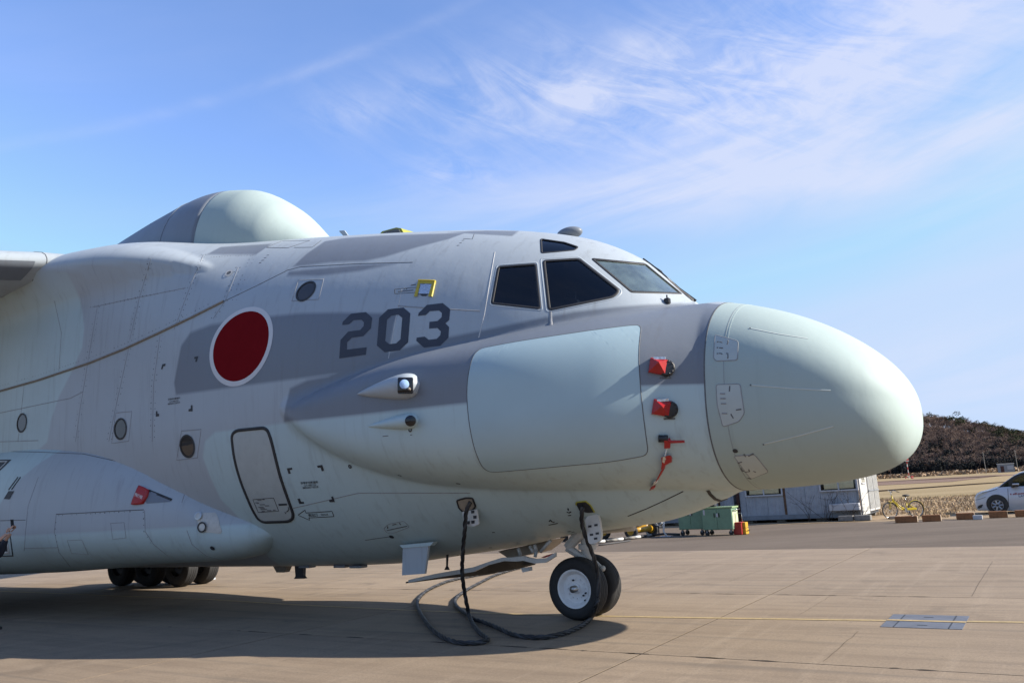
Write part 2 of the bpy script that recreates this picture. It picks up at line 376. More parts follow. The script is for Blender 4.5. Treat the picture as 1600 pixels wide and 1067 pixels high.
# ------------------------------------------------------------------ the aircraft's skin
def herm(x, xs, ys):
    xs = np.asarray(xs, float); ys = np.asarray(ys, float)
    d = np.diff(ys)/np.diff(xs); mm = np.zeros_like(ys); h = np.diff(xs)
    w1 = 2*h[1:]+h[:-1]; w2 = h[1:]+2*h[:-1]; ok = d[1:]*d[:-1] > 0
    with np.errstate(divide='ignore', invalid='ignore'): q = (w1+w2)/(w1/d[:-1]+w2/d[1:])
    mm[1:-1] = np.where(ok, q, 0); mm[0] = d[0]; mm[-1] = d[-1]
    x = np.clip(x, xs[0], xs[-1]); i = np.clip(np.searchsorted(xs, x)-1, 0, len(xs)-2)
    hh = h[i]; t = (x-xs[i])/hh
    return (2*t**3-3*t**2+1)*ys[i]+(t**3-2*t**2+t)*hh*mm[i]+(-2*t**3+3*t**2)*ys[i+1]+(t**3-t**2)*hh*mm[i+1]
def superg(y, z, hw, zc, zt, zb, nu, nl):
    dz = z-zc; up = dz > 0
    h = np.where(up, np.maximum(zt-zc, 1e-3), np.maximum(zc-zb, 1e-3)); n = np.where(up, nu, nl)
    a = np.abs(y)/np.maximum(hw, 1e-3); b = np.abs(dz)/h
    return ((a**n+b**n)**(1/n)-1)*np.minimum(hw, h)
SF = [-26, -16, -11, -8, -6, -4, -2.5, -1.2, -.2, .6, 1.4, 2.2, 3.0]
F_NU = [5.5, 5.5, 4.8, 3.2, 2.4, 2.2, 2.15, 2.15, 2.15, 2.15, 2.15, 2.15, 2.15]
F_ZT = [8.4, 8.5, 8.30, 7.89, 7.65, 7.327, 7.051, 6.78, 6.512, 6.23, 5.758, 4.91, 4.157]
F_ZB = [.8, .82, .84, .846, .845, .882, 1.016, 1.162, 1.328, 1.395, 1.483, 1.708, 2.048]
F_HW = [2.65, 2.653, 2.651, 2.653, 2.647, 2.601, 2.5, 2.36, 2.2, 2.014, 1.735, 1.376, .851]
F_ZC = [4.0, 4.0, 4.0, 4.0, 4.0, 3.95, 3.9, 3.85, 3.8, 3.7, 3.6, 3.5, 3.3]
SB = [-4.38, -4.31, -4.12, -3.8, -3.3, -2.5, -1.5, 0, 1.5, 2.8]
B_ZT = [3.78, 3.90, 4.02, 4.11, 4.20, 4.30, 4.40, 4.53, 4.69, 4.71]
B_NU = [2.2, 2.3, 2.5, 2.8, 3.2, 3.7, 4.0, 3.6, 3.0, 2.45]
B_NL = [2.4, 2.6, 2.9, 3.1, 3.3, 3.4, 3.3, 3.0, 2.6, 2.4]
B_ZB = [3.62, 3.44, 3.21, 2.95, 2.66, 2.36, 2.14, 1.995, 1.92, 1.889]
B_HW = [2.25, 2.52, 2.70, 2.80, 2.88, 2.97, 3.03, 2.88, 2.42, 1.78]
B_ZC = [3.71, 3.68, 3.62, 3.55, 3.48, 3.43, 3.38, 3.32, 3.3, 3.3]
NT, NZC = 5.184, 2.834
NP = [2.65, 4.241, 0.961, 2.776, 1.93, 2.548]
def hull_g(s, y, z):
    g1 = superg(y, z, herm(s, SF, F_HW), herm(s, SF, F_ZC), herm(s, SF, F_ZT), herm(s, SF, F_ZB), herm(s, SF, F_NU), 2.1)
    g1 = np.maximum(g1, s-3.0)
    u = np.clip((s-2.8)/(NT-2.8), 0, 1)
    pr = lambda p, q: np.maximum(1-u**p, 1e-6)**(1/q)
    zc0 = herm(s, SB, B_ZC); zc = zc0 + (NZC-zc0)*u**2
    hw = herm(s, SB, B_HW)*pr(NP[0], NP[1]); zt = zc+(herm(s, SB, B_ZT)-zc0)*pr(NP[2], NP[3]); zb = zc-(zc0-herm(s, SB, B_ZB))*pr(NP[4], NP[5])
    g2 = superg(y, z, hw, zc, zt, zb, herm(s, SB, B_NU), herm(s, SB, B_NL))
    g2 = np.where(s < SB[0], np.maximum(g2, 0)+(SB[0]-s)*1.5, g2)
    wo_ = herm(s, [-24, -12, -11, -10, -9, -8, -6.2], [3.0, 2.98, 2.86, 2.70, 2.52, 2.30, 1.85]); wz = herm(s, [-24, -12, -10, -8.5, -6.2], [7.60, 7.60, 7.47, 7.24, 6.6]); wh = herm(s, [-24, -11, -9, -6.2], [.40, .40, .34, .16])
    g3 = (np.sqrt(((np.abs(y)-wo_+0.8)/0.8)**2+((z-wz)/wh)**2)-1)*wh
    h3 = np.maximum(0.7-np.abs(g1-g3), 0)/0.7; g1 = np.where(s < -6.2, np.minimum(g1, g3)-h3*h3*0.15*np.clip((-6.2-s)/3.2, 0, 1), g1)
    k = herm(s, [-6, -4.2, -3, 5], [0.12, 0.12, 0.05, 0.03])
    hgt = np.maximum(k-np.abs(g1-g2), 0)/k
    return np.minimum(g1, g2)-hgt*hgt*k*0.25
ns_ = np.concatenate([np.linspace(-24, -12, 60, endpoint=False), np.linspace(-12, -6.5, 130, endpoint=False), np.linspace(-6.5, 3.2, 300, endpoint=False),
                      NT-(NT-3.2)*(1-np.sin(np.linspace(0, np.pi/2, 80)))])
ns_[-1] = NT-2e-4
th_ = np.concatenate([np.linspace(0, np.pi, 250, endpoint=False), np.linspace(np.pi, 2*np.pi, 110, endpoint=False)])  # starboard side first, finer
CZ = lambda s: np.where(s > 2.8, 3.2+(NZC-3.2)*np.clip((s-2.8)/(NT-2.8), 0, 1)**2, 3.2)
SS, TT = np.meshgrid(ns_, th_, indexing='ij')
czz = CZ(SS); dy = -np.sin(TT); dz = np.cos(TT)
lo_ = np.zeros_like(SS); hi_ = np.full_like(SS, 7.0)
rs = np.linspace(0, 7, 75); found = np.zeros(SS.shape, bool)
for a, b_ in zip(rs[-2::-1], rs[:0:-1]):         # last crossing seen from outside
    ins = (hull_g(SS, dy*a, czz+dz*a) < 0) & ~found
    lo_ = np.where(ins, a, lo_); hi_ = np.where(ins, b_, hi_); found |= ins
    if found.all(): break
hi_ = np.where(found, hi_, 0.01)
for _ in range(16):
    md = (lo_+hi_)/2; ins = hull_g(SS, dy*md, czz+dz*md) < 0
    lo_ = np.where(ins, md, lo_); hi_ = np.where(ins, hi_, md)
HV = np.stack([SS, dy*lo_, czz+dz*lo_], -1); nS, nT = SS.shape
HVf = HV.reshape(-1, 3)
idx = np.arange(nS*nT).reshape(nS, nT)
quads = np.stack([idx[:-1, :], np.roll(idx, -1, 1)[:-1, :], np.roll(idx, -1, 1)[1:, :], idx[1:, :]], -1).reshape(-1, 4)
HULL = BVHTree.FromPolygons([tuple(p) for p in HVf], [tuple(map(int, q)) for q in quads])
def hit(px, py, off=0.0, tree=None):
    """point and outward normal where the sight line through a pixel meets the skin (aircraft coordinates)"""
    d = rayl(px, py); P, n, i, t = (tree or HULL).ray_cast(Vector(CL), Vector(d))
    if P is None: return None, None
    if n.dot(Vector(d)) > 0: n = -n
    return P + n*off, n
def hit_in(px, py, cx, cy, off=0.0, tree=None):
    """as hit(); a point just off the outline slides towards (cx, cy) until it meets the skin"""
    for k in range(40):
        q = k/40; P, n = hit(px+(cx-px)*q, py+(cy-py)*q, off, tree)
        if P is not None: return P, n
    return None, None
def dens(poly, step, closed=True):
    out = []; k = len(poly)
    for i in range(k if closed else k-1):
        a = np.array(poly[i], float); b = np.array(poly[(i+1) % k], float); n = max(1, int(np.ceil(np.linalg.norm(b-a)/step)))
        out += [tuple(a+(b-a)*j/n) for j in range(n)]
    if not closed: out.append(tuple(poly[-1]))
    return out
def round_poly(poly, r, n=5):
    """polygon with rounded corners (r: one radius or one per corner)"""
    out = []; k = len(poly)
    for i in range(k):
        p = np.array(poly[i], float); a = np.array(poly[i-1], float)-p; b = np.array(poly[(i+1) % k], float)-p
        rr = r[i] if isinstance(r, (list, tuple)) else r
        la, lb = np.linalg.norm(a), np.linalg.norm(b); q = min(rr, la*0.48, lb*0.48); p0 = p+a/la*q; p1 = p+b/lb*q
        for j in range(n+1):
            t = j/n; out.append(tuple((1-t)**2*p0+2*t*(1-t)*p+t*t*p1))
    return out
def patch_mesh(name, outer, holes=(), off=0.004, step=5.0, tree=None, pos=None):
    """a piece of sheet lying on the skin, outlined in sight lines"""
    bm = bmesh.new(); c = np.mean(np.array(outer), 0)
    loops = [dens(outer, step)] + [dens(h, step) for h in holes]
    es = []
    for lp in loops:
        vs_ = [bm.verts.new((x, -y, 0)) for x, y in lp]
        es += [bm.edges.new((vs_[i], vs_[(i+1) % len(vs_)])) for i in range(len(vs_))]
    bmesh.ops.triangle_fill(bm, use_beauty=True, use_dissolve=False, edges=es)
    for _ in range(6):
        long = [e for e in bm.edges if e.calc_length() > step*1.6 and not e.is_boundary]
        if not long: break
        bmesh.ops.subdivide_edges(bm, edges=long, cuts=1); bmesh.ops.triangulate(bm, faces=bm.faces)
    bmesh.ops.recalc_face_normals(bm, faces=bm.faces)
    for f_ in bm.faces:
        if f_.normal.z < 0: f_.normal_flip()
    dead = []
    for v_ in bm.verts:
        P, n = hit_in(v_.co.x, -v_.co.y, c[0], c[1], off, tree)
        if P is None: dead.append(v_)
        else: v_.co = P
    if dead: bmesh.ops.delete(bm, geom=dead, context='VERTS')
    me = bpy.data.meshes.new(name); bm.to_mesh(me); bm.free()
    me.polygons.foreach_set('use_smooth', [True]*len(me.polygons)); return me
def strip_mesh(name, lines, width, height=0.003, closed=False, step=6.0, tree=None, sink=0.0):
    """raised or flat strips along sight-line polylines, lying on the skin; all lines end up in one mesh"""
    V = []; Fc = []
    for ln in lines:
        pp = dens(ln, step, closed); c = np.mean(np.array(ln), 0); PN = []
        for p in pp:
            P, n = hit_in(p[0], p[1], c[0], c[1], 0, tree)
            if P is not None: PN.append((P, n))
        k = len(PN); b0 = len(V)
        if k < 2: continue
        for i in range(k):
            a = PN[(i-1) % k][0] if (closed or i) else PN[i][0]; b = PN[(i+1) % k][0] if (closed or i < k-1) else PN[i][0]
            t = (b-a); t = t.normalized() if t.length > 1e-6 else Vector((1, 0, 0)); P, n = PN[i]; x = n.cross(t).normalized()
            for o_, h_ in ((-0.5, -0.004), (-0.42, 1), (0.42, 1), (0.5, -0.004)):
                V.append(P + x*width*o_ + n*((height if h_ == 1 else h_)-sink))
        for i in range(k if closed else k-1):
            a = b0+4*i; b = b0+4*((i+1) % k)
            for j in range(3): Fc.append((a+j, a+j+1, b+j+1, b+j))
    me = mesh_from(name, V, Fc); me.polygons.foreach_set('use_smooth', [True]*len(me.polygons)); return me
def sdist(P, poly):
    """signed distance of points (n,2) to a polygon, positive inside"""
    poly = np.array(poly, float); d = np.full(len(P), 1e9); ins = np.zeros(len(P), bool)
    for i in range(len(poly)):
        a, b = poly[i-1], poly[i]; e = b-a; w_ = P-a; t = np.clip((w_@e)/(e@e+1e-12), 0, 1); d = np.minimum(d, np.hypot(*(w_-t[:, None]*e).T))
        c1 = (a[1] <= P[:, 1]) != (b[1] <= P[:, 1]); xx = a[0]+(P[:, 1]-a[1])/(b[1]-a[1]+1e-12)*e[0]; ins ^= c1 & (P[:, 0] < xx)
    return np.where(ins, d, -d)
def girth(P):
    """skin coordinates: station, and angle round the section times a mean radius (same on both sides)"""
    P = np.asarray(P, float); return np.stack([P[..., 0], np.arctan2(np.abs(P[..., 1]), P[..., 2]-CZ(P[..., 0]))*2.5], -1)
def skin_poly(pxs, step=12):
    out = []; c = np.mean(np.array(pxs), 0)
    for p in dens(pxs, step):
        P, n = hit_in(p[0], p[1], c[0], c[1])
        if P is not None: out.append(girth(np.array(P)))
    return out
DARK_PX = [
    [(275, 617), (272, 598), (283, 540), (298, 519), (330, 507), (423, 494), (470, 489.5), (531, 488.3), (594, 489.5), (622, 489), (616, 505), (603, 572), (530, 583), (400, 600)],
    [(443, 660), (446, 636), (453, 607), (480, 594), (513, 588), (560, 566), (640, 541), (700, 527), (760, 515), (850, 496), (900, 487), (960, 480), (1010, 476), (1060, 474), (1100, 474), (1136, 476), (1120, 510), (1114, 560), (1113, 600), (1003, 603), (735, 630), (650, 639), (560, 649)],
    [(457, 417), (480, 396), (508, 377), (540, 372), (600, 368), (728, 364), (700, 374), (650, 387), (600, 402), (570, 408), (520, 410)],
    [(700, 363), (760, 360.5), (812, 361), (800, 369), (745, 366)],
    [(322, 398), (345, 386), (425, 381), (400, 398)],
    [(452, 424), (560, 414), (620, 412), (560, 424), (500, 431), (448, 431)],
]
MINT_PX = [
    [(1113, 600), (1003, 603), (735, 630), (650, 639), (560, 649), (443, 661), (415, 665), (336, 675), (320, 690), (317, 715), (330, 748), (345, 780), (395, 830), (420, 870), (440, 884), (560, 884), (660, 876), (840, 848), (1050, 812), (1150, 775), (1200, 764), (1150, 700)],
    [(-60, 430), (60, 445), (110, 437), (126, 470), (132, 510), (128, 545), (110, 585), (92, 620), (80, 655), (74, 690), (40, 720), (-60, 740)],
]
dark_polys = [skin_poly(p) for p in DARK_PX]; mint_polys = [skin_poly(p) for p in MINT_PX]
def paint_attrs(me, co):
    q = girth(co)
    for an, polys in (('paint_dark', dark_polys), ('paint_mint', mint_polys)):
        d = np.full(len(co), -9.0)
        for pl in polys: d = np.maximum(d, sdist(q, pl))
        if an == 'paint_mint':                   # the belly is mint all along
            d = np.maximum(d, np.where(co[:, 0] > -4.5, 2.05-co[:, 2]-0.0*co[:, 0], -9))
        me.attributes.new(an, 'FLOAT', 'POINT').data.foreach_set('value', d.astype(np.float32))
paint_mat('aircraft_paint'); paint_mat('radome_paint', False, (0.325, 0.392, 0.378), 0.3, 0.16, 0.2); paint_mat('mint_paint', False, MINT, 0.7); paint_mat('grey_paint', False, GREY); paint_mat('dark_paint', False, DARK)
# window openings are real holes in the skin
W_REAR = [(778.8, 417), (836.6, 412.7), (843.7, 482), (768.3, 473.8)]
W_SIDE = [(849.5, 407.6), (904, 404.3), (968, 454), (958, 464), (858, 484)]
W_BROW = [(845, 373.3), (881.7, 378.6), (903.5, 386), (897.5, 391), (846.3, 395.5)]
W_SHIELD = [(925.5, 404.5), (1008.5, 412.3), (1065, 458.6), (987, 456)]
R_REAR = round_poly(W_REAR, 4); R_SIDE = round_poly(W_SIDE, [4, 5, 9, 9, 5]); R_BROW = round_poly(W_BROW, 3); R_SHIELD = round_poly(W_SHIELD, 3)
WINDOWS = (R_REAR, R_SIDE, R_BROW, R_SHIELD)
# seams: nose section joint and radome edge (slightly raked planes)
def seam_s(z, s0): return s0 + 0.06*(z-4.7)
SEAM1, SEAM2 = 2.97, 3.27
plane = empty('patrol_aircraft', ORG, HD, label='grey and mint military aircraft with bulbous nose and red disc parked on concrete', cat='aircraft')
def split(bm, s0, keep_fwd):
    nrm = Vector((1, 0, -0.06)); co = Vector((s0, 0, 4.7))
    bmesh.ops.bisect_plane(bm, geom=bm.verts[:]+bm.edges[:]+bm.faces[:], plane_co=co, plane_no=nrm, clear_inner=keep_fwd, clear_outer=not keep_fwd)
full = mesh_from('skin', HVf, [tuple(map(int, q)) for q in quads]+[tuple(int(i) for i in idx[-1, ::-1])], True)
bmf = bmesh.new(); bmf.from_mesh(full)
for side in (1, -1):
    mirror = np.array([1, side, 1.0])
    for pl in WINDOWS:
        c2 = np.mean(np.array(pl), 0)
        def inside(fs, grow):
            fs = [f_ for f_ in fs if f_.calc_center_median().y*side < 0.03]
            P = np.array([f_.calc_center_median()[:] for f_ in fs])*mirror
            nn = np.array([f_.normal[:] for f_ in fs])*mirror
            ok = (sdist(project(P), pl) > grow) & (P[:, 0] > -2.2) & (P[:, 2] > 4.5)
            ok &= ((nn*(P-CL)).sum(1) < 0.3) | ((nn*(P-CL)).sum(1) > -0.3)
            return [f_ for f_, o_ in zip(fs, ok) if o_]
        cand = inside([f_ for f_ in bmf.faces if -2.2 < f_.verts[0].co.x < 2.9 and f_.verts[0].co.z > 4.4], -9)
        for i in range(len(pl)):
            d0 = rayl(*pl[i-1]); d1 = rayl(*pl[i])
            no = np.cross(d0, d1)
            if np.linalg.norm(no) < 1e-9: continue
            cand = [f_ for f_ in cand if f_.is_valid]
            geom = list({g for f_ in cand for g in (*f_.verts, *f_.edges)}) + cand
            r_ = bmesh.ops.bisect_plane(bmf, geom=geom, plane_co=Vector(CL*mirror), plane_no=Vector(no*mirror), dist=1e-5)
            cand = [g for g in r_['geom'] if isinstance(g, bmesh.types.BMFace) and g.is_valid]
        dead = inside([f_ for f_ in cand if f_.is_valid], 0.0)
        bmesh.ops.delete(bmf, geom=dead, context='FACES')
bmf.to_mesh(full); bmf.free()
def piece(name, a, b, mt):
    bm = bmesh.new(); bm.from_mesh(full)
    if a is not None: split(bm, a, True)
    if b is not None: split(bm, b, False)
    loose = [v_ for v_ in bm.verts if not v_.link_faces]; bmesh.ops.delete(bm, geom=loose, context='VERTS')
    bmesh.ops.recalc_face_normals(bm, faces=bm.faces)
    me = bpy.data.meshes.new(name); bm.to_mesh(me); bm.free()
    me.polygons.foreach_set('use_smooth', [True]*len(me.polygons))
    co = np.empty(len(me.vertices)*3); me.vertices.foreach_get('co', co); co = co.reshape(-1, 3)
    if mt == 'aircraft_paint': paint_attrs(me, co)
    return link(name, me, mt, plane)
piece('fuselage', None, SEAM1, 'aircraft_paint')
piece('radome_collar', SEAM1, SEAM2, 'radome_paint')
piece('nose_radome', SEAM2, None, 'radome_paint')
bpy.data.meshes.remove(full)
# ------------------------------------------------------------------ gear fairing, dorsal radome, wings
def loft(name, sections, mt, parent=plane, closed_ends=True):
    v = []; f = []; k = len(sections[0])
    for sc_ in sections: v += list(sc_)
    for i in range(len(sections)-1):
        for j in range(k): f.append((i*k+j, i*k+(j+1) % k, (i+1)*k+(j+1) % k, (i+1)*k+j))
    if closed_ends: f += [tuple(range(k))[::-1], tuple((len(sections)-1)*k+j for j in range(k))]
    me = mesh_from(name, v, f, True)
    bm = bmesh.new(); bm.from_mesh(me); bmesh.ops.recalc_face_normals(bm, faces=bm.faces); bm.to_mesh(me); bm.free()
    return link(name, me, mt, parent)
GS = [-24, -17, -13, -10.4, -8.8, -7.8, -7.0, -6.35, -5.95, -5.65]
G_ZT = [4.1, 4.1, 4.08, 3.88, 3.45, 2.92, 2.45, 2.13, 1.95, 1.75]
G_ZB = [0.8, 0.82, 0.88, 0.98, 1.06, 1.08, 1.10, 1.18, 1.32, 1.5]
G_YO = [3.25, 3.25, 3.2, 3.05, 2.82, 2.58, 2.37, 2.18, 2.0, 1.75]
def fairing_section(s, side, n=64):
    zt, zb, yo = (float(herm(np.array([s]), GS, q)[0]) for q in (G_ZT, G_ZB, G_YO))
    zc = min(1.9, (zt+zb)/2); out = []
    for j in range(n):
        a = 2*math.pi*j/n; c, s_ = math.cos(a), math.sin(a); e = 2/2.35
        out.append((s, side*(1.5+(yo-1.5)*math.copysign(abs(c)**e, c)), zc+((zt-zc) if s_ > 0 else (zc-zb))*math.copysign(abs(s_)**e, s_)))
    return out
gss = list(np.linspace(-24, -8, 40))+list(np.linspace(-7.9, -5.9, 40))+[-5.82, -5.75, -5.69, -5.65]
gear_fairing = loft('gear_fairing', [fairing_section(s, -1) for s in gss], 'aircraft_paint')
me = gear_fairing.data; co = np.empty(len(me.vertices)*3); me.vertices.foreach_get('co', co); co = co.reshape(-1, 3)
split_z = herm(co[:, 0], [-24, -5], [1.80, 1.78])
dm = split_z-co[:, 2]
pj = project(co); dm = np.maximum(dm, sdist(np.stack([co[:, 0], co[:, 2]], -1), [(-24, 1.8), (-24, 5), (-11.2, 5), (-11.2, 3.6), (-11.9, 3.2), (-12.6, 2.6), (-13.2, 1.8)]))
me.attributes.new('paint_mint', 'FLOAT', 'POINT').data.foreach_set('value', dm.astype(np.float32))
me.attributes.new('paint_dark', 'FLOAT', 'POINT').data.foreach_set('value', np.full(len(co), -9, np.float32))
gf2 = loft('gear_fairing', [fairing_section(s, 1) for s in gss[::2]], 'mint_paint')
FAIR = BVHTree.FromPolygons([tuple(v_.co) for v_ in gear_fairing.data.vertices], [tuple(p.vertices) for p in gear_fairing.data.polygons])
SD = [-13.6, -12.5, -11, -9.5, -8, -7, -6.3, -5.9, -5.75]
D_H = [1.577, 1.722, 1.905, 2.017, 1.757, 1.195, .507, .14, 0.02]
D_W = [0.9, 1.05, 1.2, 1.3, 1.3, 1.15, .8, .42, .1]
def dome_sections(a, b, n):
    out = []
    for s in np.linspace(a, b, n):
        h = float(herm(np.array([s]), SD, D_H)[0]); hw = float(herm(np.array([s]), SD, D_W)[0]); e = 2/2.1
        out.append([(s, -hw*math.copysign(abs(math.cos(t))**e, math.cos(t)), (7.6+h*abs(math.sin(t))**e) if math.sin(t) >= 0 else 7.6-0.3*abs(math.sin(t))) for t in np.linspace(0, 2*math.pi, 64, endpoint=False)])
    return out
loft('dorsal_radome', dome_sections(-8.72, -5.76, 60), 'radome_paint')
loft('dorsal_fairing', dome_sections(-16.0, -8.74, 50), 'dark_paint')
ds_ = dome_sections(-10.12, -10.08, 2); loft('fairing_seam', [[(p[0], p[1]*1.006, 7.6+(p[2]-7.6)*1.006) for p in q] for q in ds_], 'dark_paint')
WS = [(-1.0, 0.10), (-0.8, 0.26), (-0.55, 0.42), (-0.3, 0.50), (-0.14, 0.46), (-0.07, 0.39), (-0.03, 0.31), (-0.010, 0.22), (-0.001, 0.12), (0.0, 0.05), (-0.004, -0.02), (-0.018, -0.10), (-0.042, -0.19), (-0.075, -0.285), (-0.082, -0.30), (-0.3, -0.42), (-0.6, -0.36), (-0.8, -0.15)]
def wing_le(y): return -11.35-0.56*(y-2.4)+0.22*max(0, (3.1-y)/0.8)**2, 7.77-0.05*(y-2.4)-0.10*max(0, (2.9-y)/0.8), 8.2-0.24*(y-2.4)
def wing(side, mt='grey_paint'):
    secs = []
    for y in (1.6, 1.9, 2.1, 2.3, 2.45, 2.6, 2.75, 2.9, 3.1, 4.0, 8.0, 14.0, 21.5):
        le, z, c = wing_le(max(y, 2.2)); secs.append([(le+a*c, side*y, z+b*(1.0 if y < 5 else 1-0.02*(y-5))) for a, b in WS])
    return loft('wing', secs, mt)
for sd_ in (-1, 1):
    wo = wing(sd_); wo.data.set_sharp_from_angle(angle=R(50))
# ------------------------------------------------------------------ details on the skin
mat('white_paint', (0.490, 0.490, 0.476), 0.45, var=0.06, dirt=0.25, dirtcol=(0.3, 0.27, 0.22))
mat('gear_white', (0.422, 0.415, 0.388), 0.42, var=0.08, scale=12, dirt=0.35, dirtcol=(0.2, 0.17, 0.13))
mat('emblem_white', (0.490, 0.490, 0.503), 0.5, var=0.03)
mat('emblem_red', (0.145, 0.008, 0.011), 0.65, var=0.05, spec=0.0)
mat('numeral_grey', (0.046, 0.054, 0.074), 0.6, var=0.08, spec=0.2)
mat('stencil_black', (0.02, 0.022, 0.028), 0.6, var=0.1)
mat('rubber_seal', (0.016, 0.016, 0.018), 0.65, var=0.2)
mat('seam_dark', (0.095, 0.099, 0.105), 0.7, var=0.25, scale=20)
mat('seam_soft', (0.221, 0.227, 0.239), 0.65, var=0.15, scale=15)
mat('seam_pale', (0.23, 0.265, 0.265), 0.6, var=0.1); mat('strip_pale', (0.44, 0.48, 0.45), 0.5, var=0.04)
mat('sealant', (0.407, 0.407, 0.407), 0.6, var=0.15, scale=15)
mat('rope_seal', (0.20, 0.172, 0.138), 0.85, var=0.3, scale=25, dirt=0.5)
mat('panel_sky_blue', (0.302, 0.400, 0.436), 0.36, var=0.03, scale=1.5)  # mint with the reflected sky's blue put into the colour
mat('collar_hatch_paint', (0.358, 0.403, 0.396), 0.42, var=0.04)
mat('door_paint', (0.336, 0.370, 0.370), 0.45, var=0.06, scale=3, dirt=0.16)
mat('safety_red', (0.315, 0.009, 0.011), 0.42, var=0.15, scale=18)
mat('safety_yellow', (0.408, 0.313, 0.020), 0.5, var=0.12, scale=15)
mat('hatch_yellow', (0.272, 0.272, 0.034), 0.5, var=0.15)
mat('foil', (0.55, 0.55, 0.56), 0.22, 0.85, var=0.2, scale=30, bump=0.6, bscale=40)
mat('black_metal', (0.02, 0.02, 0.022), 0.4, 0.3)
mat('bare_metal', (0.45, 0.45, 0.45), 0.35, 0.9, var=0.15)
mat('rubber', (0.014, 0.014, 0.015), 0.75, var=0.25, scale=14, dirt=0.25, dirtcol=(0.05, 0.045, 0.04))
mat('cockpit_dark', (0.022, 0.025, 0.03), 0.7)
mat('seat_fabric', (0.05, 0.055, 0.065), 0.8)
mat('beige_paint', (0.286, 0.245, 0.197), 0.5, var=0.12, dirt=0.3)
mat('chart_paper', (0.62, 0.66, 0.68), 0.7)
mat('shade_blue', (0.12, 0.20, 0.22), 0.6)
mat('cloth_white', (0.62, 0.62, 0.60), 0.8)
def glass_mat(name, tint, gloss=1.0, ior=1.5, base=0.0, sun_haze=0.0):
    mt = bpy.data.materials.new(name); mt.use_nodes = True; t = mt.node_tree; t.nodes.clear(); MATS[name] = mt
    tr = N(t, 'ShaderNodeBsdfTransparent'); tr.inputs[0].default_value = (*tint, 1)
    g = N(t, 'ShaderNodeBsdfGlossy'); g.inputs['Roughness'].default_value = 0.015; g.inputs['Color'].default_value = (gloss, gloss, gloss, 1)
    fr = N(t, 'ShaderNodeFresnel'); fr.inputs[0].default_value = ior
    mx = N(t, 'ShaderNodeMixShader'); lk(t, math_n(t, 'ADD', fr.outputs[0], base, True), mx.inputs[0]); lk(t, tr.outputs[0], mx.inputs[1]); lk(t, g.outputs[0], mx.inputs[2])
    o = N(t, 'ShaderNodeOutputMaterial'); out_ = mx.outputs[0]
    if sun_haze:
        df = N(t, 'ShaderNodeBsdfDiffuse'); df.inputs[0].default_value = (0.42, 0.56, 0.55, 1); m2 = N(t, 'ShaderNodeMixShader'); tc_ = N(t, 'ShaderNodeTexCoord'); nn = N(t, 'ShaderNodeTexNoise', i_Scale=3.0, i_Detail=6.0, i_Roughness=0.65); lk(t, tc_.outputs['Object'], nn.inputs[0])
        lk(t, math_n(t, 'MULTIPLY', ramp(t, nn.outputs[0], [(0.3, 0.5), (0.7, 1.3)]), sun_haze), m2.inputs[0]); lk(t, out_, m2.inputs[1]); lk(t, df.outputs[0], m2.inputs[2]); out_ = m2.outputs[0]
    lk(t, out_, o.inputs[0]); return mt
glass_mat('cockpit_glass', (0.20, 0.24, 0.28)); glass_mat('windshield_glass', (0.55, 0.68, 0.70), ior=1.5, base=0.12, sun_haze=0.15)  # windshield gets a pale diffuse layer in place of its sunlit haze
def dark_glass(name, col, ior=1.5):
    mt, t, b = base_mat(name); b.inputs['Base Color'].default_value = (*col, 1); b.inputs['Roughness'].default_value = 0.04; b.inputs['IOR'].default_value = ior
dark_glass('port_glass', (0.035, 0.032, 0.03)); dark_glass('lens_black', (0.006, 0.006, 0.008)); dark_glass('lens_blue', (0.32, 0.47, 0.72)); dark_glass('lamp_glass', (0.45, 0.45, 0.42))
def mirrored(me):
    m2 = me.copy(); bm = bmesh.new(); bm.from_mesh(m2)
    for v_ in bm.verts: v_.co.y = -v_.co.y
    bmesh.ops.reverse_faces(bm, faces=bm.faces); bm.to_mesh(m2); bm.free(); return m2
def patch(name, outer, mt, parent=plane, holes=(), off=0.004, step=5.0, tree=None, both=False, **kw):
    me = patch_mesh(name, outer, holes, off, step, tree); o = link(name, me, mt, parent, **kw)
    if both: link(name, mirrored(me), mt, parent if both is True else both, **kw)
    return o
def strip(name, lines, width, mt, parent=plane, height=0.003, closed=False, tree=None, both=False, step=6.0):
    me = strip_mesh(name, lines, width, height, closed, step, tree); o = link(name, me, mt, parent)
    if both: link(name, mirrored(me), mt, parent if both is True else both)
    return o
def sc8(pts, k, ox, oy): return [(ox+x/k, oy+y/k) for x, y in pts]
# cockpit glazing
for nm, poly, gm, fw in (('side_window', R_REAR, 'cockpit_glass', 0.045), ('side_window', R_SIDE, 'cockpit_glass', 0.05), ('eyebrow_window', R_BROW, 'cockpit_glass', 0.035), ('windshield', R_SHIELD, 'windshield_glass', 0.05)):
    me = patch_mesh(nm, poly, (), -0.012, 4.0); a = link(nm, me, gm, plane); b_ = link(nm, mirrored(me), gm, plane)
    fm = strip_mesh('window_gasket', [poly], fw, 0.004, True, 4.0); link('window_gasket', fm, 'rubber_seal', a); link('window_gasket', mirrored(fm), 'rubber_seal', b_)
    if nm == 'side_window':
        c_ = np.mean(np.array(poly), 0); big = [tuple(c_+(np.array(p)-c_)*1.09) for p in poly]
        fm = strip_mesh('window_frame', [big], 0.03, 0.002, True, 4.0); link('window_frame', fm, 'grey_paint', a); link('window_frame', mirrored(fm), 'grey_paint', b_)
